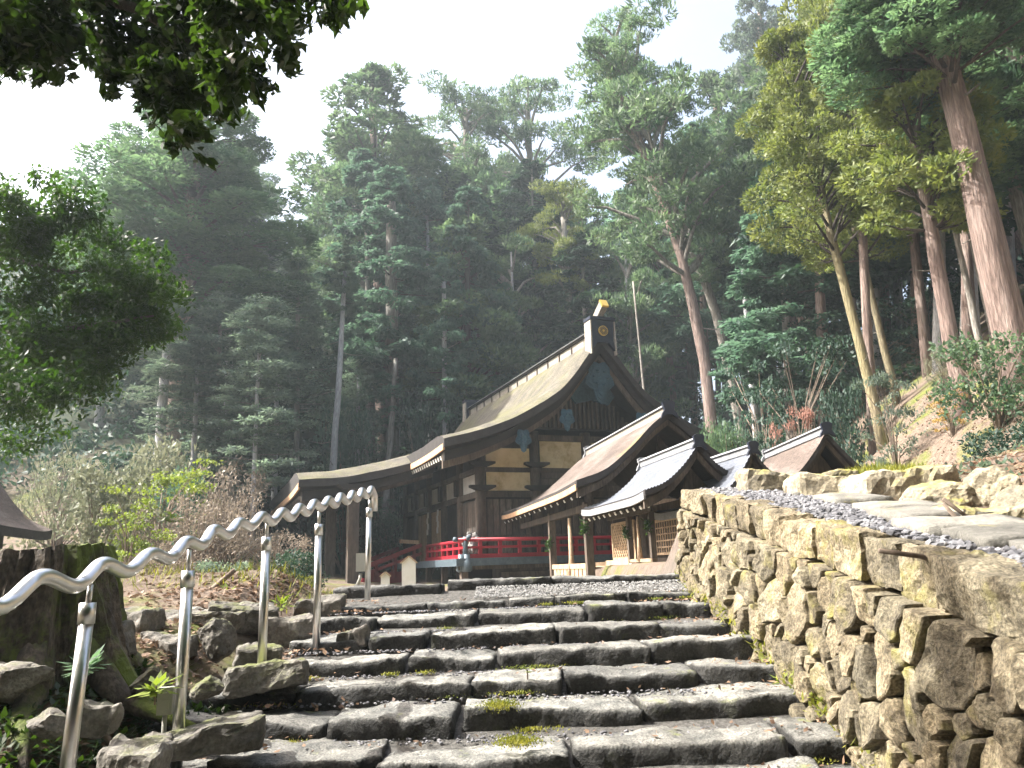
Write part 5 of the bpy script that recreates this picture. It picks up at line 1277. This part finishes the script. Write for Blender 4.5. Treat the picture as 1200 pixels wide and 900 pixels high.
# ---- broadleaf trees close by on the left: one arches over the top, one stands at mid height
def near_tree(label, base, r0, limbs_, blobs, leaf, name):
    root = empty(name, base, 0, 1, label, 'tree'); b = Vector(base)
    mb = MB()
    for i, (pth_, ra) in enumerate(limbs_):
        q = [Vector(p) - b for p in pth_]; MB().tube(q, [ra * (1 - .8 * k / (len(q) - 1)) for k in range(len(q))], 9, jit=.08).build('trunk' if i == 0 else 'limb', M['bark_d'], root, True)
    Q = []
    for (c, rr, n, L) in blobs:
        d = rdirs(n) * rng.uniform(0, 1, (n, 1)) ** .5
        sub = rdirs(9) * rng.uniform(.3, .85, (9, 1)); ssz = rng.uniform(.3, .7, (9, 1)); si = rng.integers(0, 9, n)
        C = np.array(c) - np.array(base) + (sub[si] + d * ssz[si]) * np.array(rr)
        tw = rdirs(n // 9 + 1); idx = rng.integers(0, len(tw), n)            # leaves gather along twigs
        A = d * .4 + tw[idx] * .8 + np.array([0, 0, -.45]); Bv = np.cross(A, np.array([0, 0, 1.])) + rng.normal(size=(n, 3)) * .55
        Q.append(leaf_quads(C, A, Bv, L * rng.uniform(.7, 1.25, n), L * .44 * rng.uniform(.8, 1.2, n), .35))
    link('crown', quads_mesh('crown', np.concatenate(Q), M[leaf]), root)
    return root
def blob(px, py, d, rpx_, n, L, ry=None): q = P(px, py, d); r = rpx_ * d / F; return (q, (r, ry or r * 1.1, r * .85), n, L)
rb = random.Random(3)
bl = []
for px, py, r, n in ((10, 40, 60, 420), (40, 75, 30, 110), (205, 165, 20, 34), (240, 185, 14, 16), (295, 105, 22, 50), (225, 150, 26, 60), (130, 95, 26, 70), (400, -10, 40, 160), (420, 5, 12, 12), (30, 45, 40, 260), (130, 60, 44, 260), (180, 100, 40, 240), (250, 120, 38, 200), (330, 60, 40, 200), (395, 15, 30, 110), (60, 30, 60, 420), (240, 60, 60, 420), (20, 10, 70, 420), (90, 0, 60, 380), (150, 25, 66, 520), (215, 20, 64, 520), (270, 35, 56, 460), (310, 10, 60, 420), (350, 20, 42, 230), (215, 95, 50, 360), (265, 90, 46, 300), (160, 80, 46, 260), (205, 135, 30, 90), (225, 150, 20, 40), (300, 85, 30, 120), (120, 60, 36, 120), (20, 60, 34, 90), (12, 85, 18, 26), (390, 5, 30, 70), (240, -40, 90, 600), (100, -50, 90, 600), (350, -40, 60, 300), (-20, 0, 70, 300)):
    bl.append(blob(px, py, 3.7 + rb.uniform(-.5, .5), r * 1.02, int(n * 1.35), .040))
tb = (-4.6, 2.2, -1.2)
near_tree('broadleaf evergreen tree whose leafy bough arches over the top left', tb, .2,
          [([tb, (-4.5, 2.4, 1.0), (-4.1, 2.9, 2.6), (-3.2, 3.3, 3.2)], .2), ([(-4.1, 2.9, 2.6), tuple(P(60, -20, 3.8)), tuple(P(160, 10, 3.7)), tuple(P(240, 60, 3.7))], .06), ([tuple(P(60, -20, 3.8)), tuple(P(200, -30, 3.8)), tuple(P(330, 0, 3.8)), tuple(P(400, 0, 3.8))], .04)],
          bl, 'f_broad', 'evergreen_tree')
bl = []
for px, py, r, n in ((20, 260, 56, 700), (70, 250, 50, 560), (110, 290, 46, 520), (30, 330, 70, 1100), (90, 345, 60, 950), (145, 330, 40, 420), (170, 365, 30, 240), (185, 330, 20, 90), (30, 410, 70, 1050), (90, 405, 56, 800), (140, 400, 36, 300), (180, 395, 20, 80), (20, 460, 50, 550), (75, 445, 36, 300), (40, 500, 34, 120), (10, 520, 30, 100), (60, 215, 26, 80), (-40, 300, 80, 700), (-50, 400, 80, 700), (160, 290, 22, 90), (190, 375, 22, 70), (195, 330, 26, 90), (175, 300, 26, 90), (205, 345, 26, 90), (195, 385, 26, 80), (150, 345, 46, 420), (120, 400, 50, 420), (60, 470, 60, 400), (110, 440, 46, 260)):
    bl.append(blob(px, py, 11 + rb.uniform(-1, 1), r * 1.06, int(n * 2.7), .05))
tb = (-10.4, 11, -.9)
near_tree('dark maple with glowing yellow green edge at the left picture edge', tb, .2,
          [([tb, (-10.1, 11, 1.5), tuple(P(-60, 380, 11)), tuple(P(0, 300, 11)), tuple(P(40, 240, 11))], .2), ([tuple(P(-60, 380, 11)), tuple(P(40, 390, 11)), tuple(P(120, 380, 10.8)), tuple(P(180, 370, 10.8))], .07), ([tuple(P(0, 300, 11)), tuple(P(80, 320, 11)), tuple(P(150, 310, 10.8))], .05)],
          bl, 'f_maple', 'maple_tree')


bp_ = rng.uniform(0, 1, (101, 2))
# ---- ground cover: litter, grass, ferns, moss tufts
def scatter(name, n, fn, mat, L, W, up=0.0, label=None, flat=True):
    C = np.array([fn(i) for i in range(n)])
    A = rng.normal(size=(n, 3)) * np.array([1, 1, .35 if flat else .4]) + np.array([0, 0, up]); B = np.cross(A, np.array([0, 0, 1.])) + rng.normal(size=(n, 3)) * (.45 if flat else .2)
    Lr = L * rng.uniform(.6, 1.4, n); 
    if up: C = C + unit(A) * Lr[:, None]
    return tag(link(name, quads_mesh(name, leaf_quads(C, A, B, Lr, W * rng.uniform(.7, 1.3, n)), mat)), label, None, None, 'stuff')
def on(x, y, dz=.012): return (x, y, terrain(x, y) + dz)
scatter('fallen_leaves', 8500, lambda i: on(-2.0 - abs(rng.normal()) * 1.2, 3.0 + 8 * rng.uniform(0, 1) ** 1.6), M['litter'], .034, .018, 0, 'brown fallen leaves and litter over the ground left of the steps')
scatter('bank_litter', 9000, lambda i: (lambda y: on(3.3 + rng.uniform(0, 1) * (y * .7 - 2.0), y))(rng.uniform(6, 26)), M['litter'], .05, .02, 0, 'reddish brown litter of leaves and needles over the right bank')
def step_litter(i):
    k = rng.integers(0, 10); return (rng.choice([-1, 1]) * (2.0 - abs(rng.normal()) * .35), ROWS[k][0] + rng.uniform(.2, .6), ROWS[k][1] + .03)
scatter('step_litter', 500, step_litter, M['litter'], .026, .014, 0, 'a few dry leaves caught along both ends of the steps')
scatter('bank_plants', 2600, lambda i: (lambda y, x: on(x, y, .02))(*[(yy, 3.6 + (yy * .72 - 2.4) * q + .3 * rng.normal()) for yy, q in [(7 + 19 * bp_[i // 26, 0], bp_[i // 26, 1])]][0]), M['f_grey'], .05, .02, .7, 'small ferns and seedlings scattered over the right bank', False)
jm_ = [(rng.uniform(-1.9, 1.95), int(rng.integers(1, 10)), rng.uniform(.03, .10)) for _ in range(46)]
def joint(i):
    x, k, sp = jm_[i % 46]; d1 = ROWS[k + 1][0]; return (x + rng.normal() * sp, d1 + .035 * x - abs(rng.normal()) * .03, ROWS[k][1] + .012 * x + rng.uniform(-.005, .02))
scatter('joint_moss', 5200, joint, M['f_moss'], .010, .005, .8, 'small moss tufts in the joints between the step stones', False)
scatter('tread_litter', 420, lambda i: (lambda k, x: (x, ROWS[k][0] + rng.uniform(.15, .5), ROWS[k][1] + .012 * x + .022))(int(rng.integers(0, 10)), rng.uniform(-2, 2)), M['litter'], .022, .012, 0, 'single dry leaves lying on the treads of the steps')
def bank_grass(i):
    y = rng.uniform(8.2, 11.5); return on(y * rng.uniform(.42, .52) + rng.normal() * .12, y, 0)
scatter('grass', 3600, bank_grass, M['f_moss'], .06, .006, 1.6, 'green and straw coloured grass along the crest of the right bank', False)
scatter('left_grass', 3200, lambda i: on(-2.4 - abs(rng.normal()) * 2.6, rng.uniform(8.5, 16), 0), M['f_moss'], .08, .006, 1.5, 'thin yellow green grass and moss behind the left rock heap', False)
def foot(i):
    y = rng.uniform(4.2, 9.4); return (2.02 - abs(rng.normal()) * .07, y, stair_h(y) + rng.uniform(-.06, .05))
scatter('wall_foot_moss', 3000, foot, M['f_moss'], .03, .010, .8, 'bright moss and tiny plants along the foot of the stone wall', False)
scatter('ground_ivy', 5200, lambda i: on(-2.12 - abs(rng.normal()) * .7, rng.uniform(3.0, 6.0), .04), M['f_broad'], .036, .02, .4, 'dark low ivy leaves over the ground under the stump', False)
# little plants rooted in the steps and the wall foot
def plant(px, py, d, lab, s, leaf='f_lime', n=26, L=.05):
    q = P(px, py, d); root = empty('small_plant', q, 0, 1, lab, 'plant'); a = rng.uniform(0, 2 * PI, n); el = rng.uniform(.1, 1.2, n); A = np.stack([np.cos(a) * np.cos(el), np.sin(a) * np.cos(el), np.sin(el)], 1); C = A * rng.uniform(.25, 1, (n, 1)) * s
    link('foliage', quads_mesh('foliage', leaf_quads(C, A + np.array([0, 0, -.4]), np.cross(A, np.array([0, 0, 1.])) + .01, L * rng.uniform(.7, 1.2, n), L * .42), M[leaf]), root)
    MB().tube([(0, 0, -.05), (0, 0, s * .4)], .006, 5).build('stem', M['twig'], root); return root
plant(832, 728, 8.4, 'tuft of bright green leaves at the wall foot near the top steps', .14, n=40)
plant(800, 712, 8.7, 'small fern on the stone below the top of the wall', .12, n=30)
plant(618, 788, 6.0, 'tiny green seedling growing from the middle step joint', .05, n=14, L=.025)
plant(842, 768, 7.3, 'little green weed at the wall foot, middle of the steps', .09)
plant(915, 800, 6.0, 'mossy weed at the wall foot lower down', .07)
plant(100, 790, 4.9, 'low fern clump on the mossy ground right of the stump', .16, 'f_sugi', 50)
plant(182, 815, 4.7, 'yellow green fern frond beside the grey box', .13, 'f_lime', 30)
plant(330, 715, 8.0, 'green weed tuft left of the upper steps', .14, 'f_lime', 34)
plant(265, 700, 8.4, 'small leafy weed on the left rock heap', .14, 'f_lime', 30)
for px, py, d, lab in ((585, 826, 5.5, 'bright moss cushion on the front edge of a lower step'), (608, 868, 4.9, 'moss patch near the centre of the lowest full step')):
    q = P(px, py, d); n = 1100; C = rng.normal(size=(n, 3)) * np.array([.06, .05, .014]) + q; A = rng.normal(size=(n, 3)) * .5 + np.array([0, -.3, 1.]); o = link('moss_cushion', quads_mesh('moss_cushion', leaf_quads(C - q, A, rdirs(n), .008, .004), M['f_moss']), None, q); tag(o, lab, 'moss'); o['kind'] = 'stuff'

# ------------------------------------------------------------------ air
HAZE = 0.0009
if HAZE:
    MB().box((-440, -320, -6), (440, 440, 130)).build('haze', []); hz = bpy.data.objects['haze']
    mt = bpy.data.materials.new('haze'); mt.use_nodes = True; nt = mt.node_tree; nt.nodes.clear()
    o_ = nt.nodes.new('ShaderNodeOutputMaterial'); v_ = nt.nodes.new('ShaderNodeVolumePrincipled'); v_.inputs['Density'].default_value = HAZE; v_.inputs['Color'].default_value = (.80, .93, 1.0, 1); v_.inputs['Anisotropy'].default_value = .3
    nt.links.new(v_.outputs[0], o_.inputs['Volume']); hz.data.materials.append(mt); tag(hz, kind='stuff')
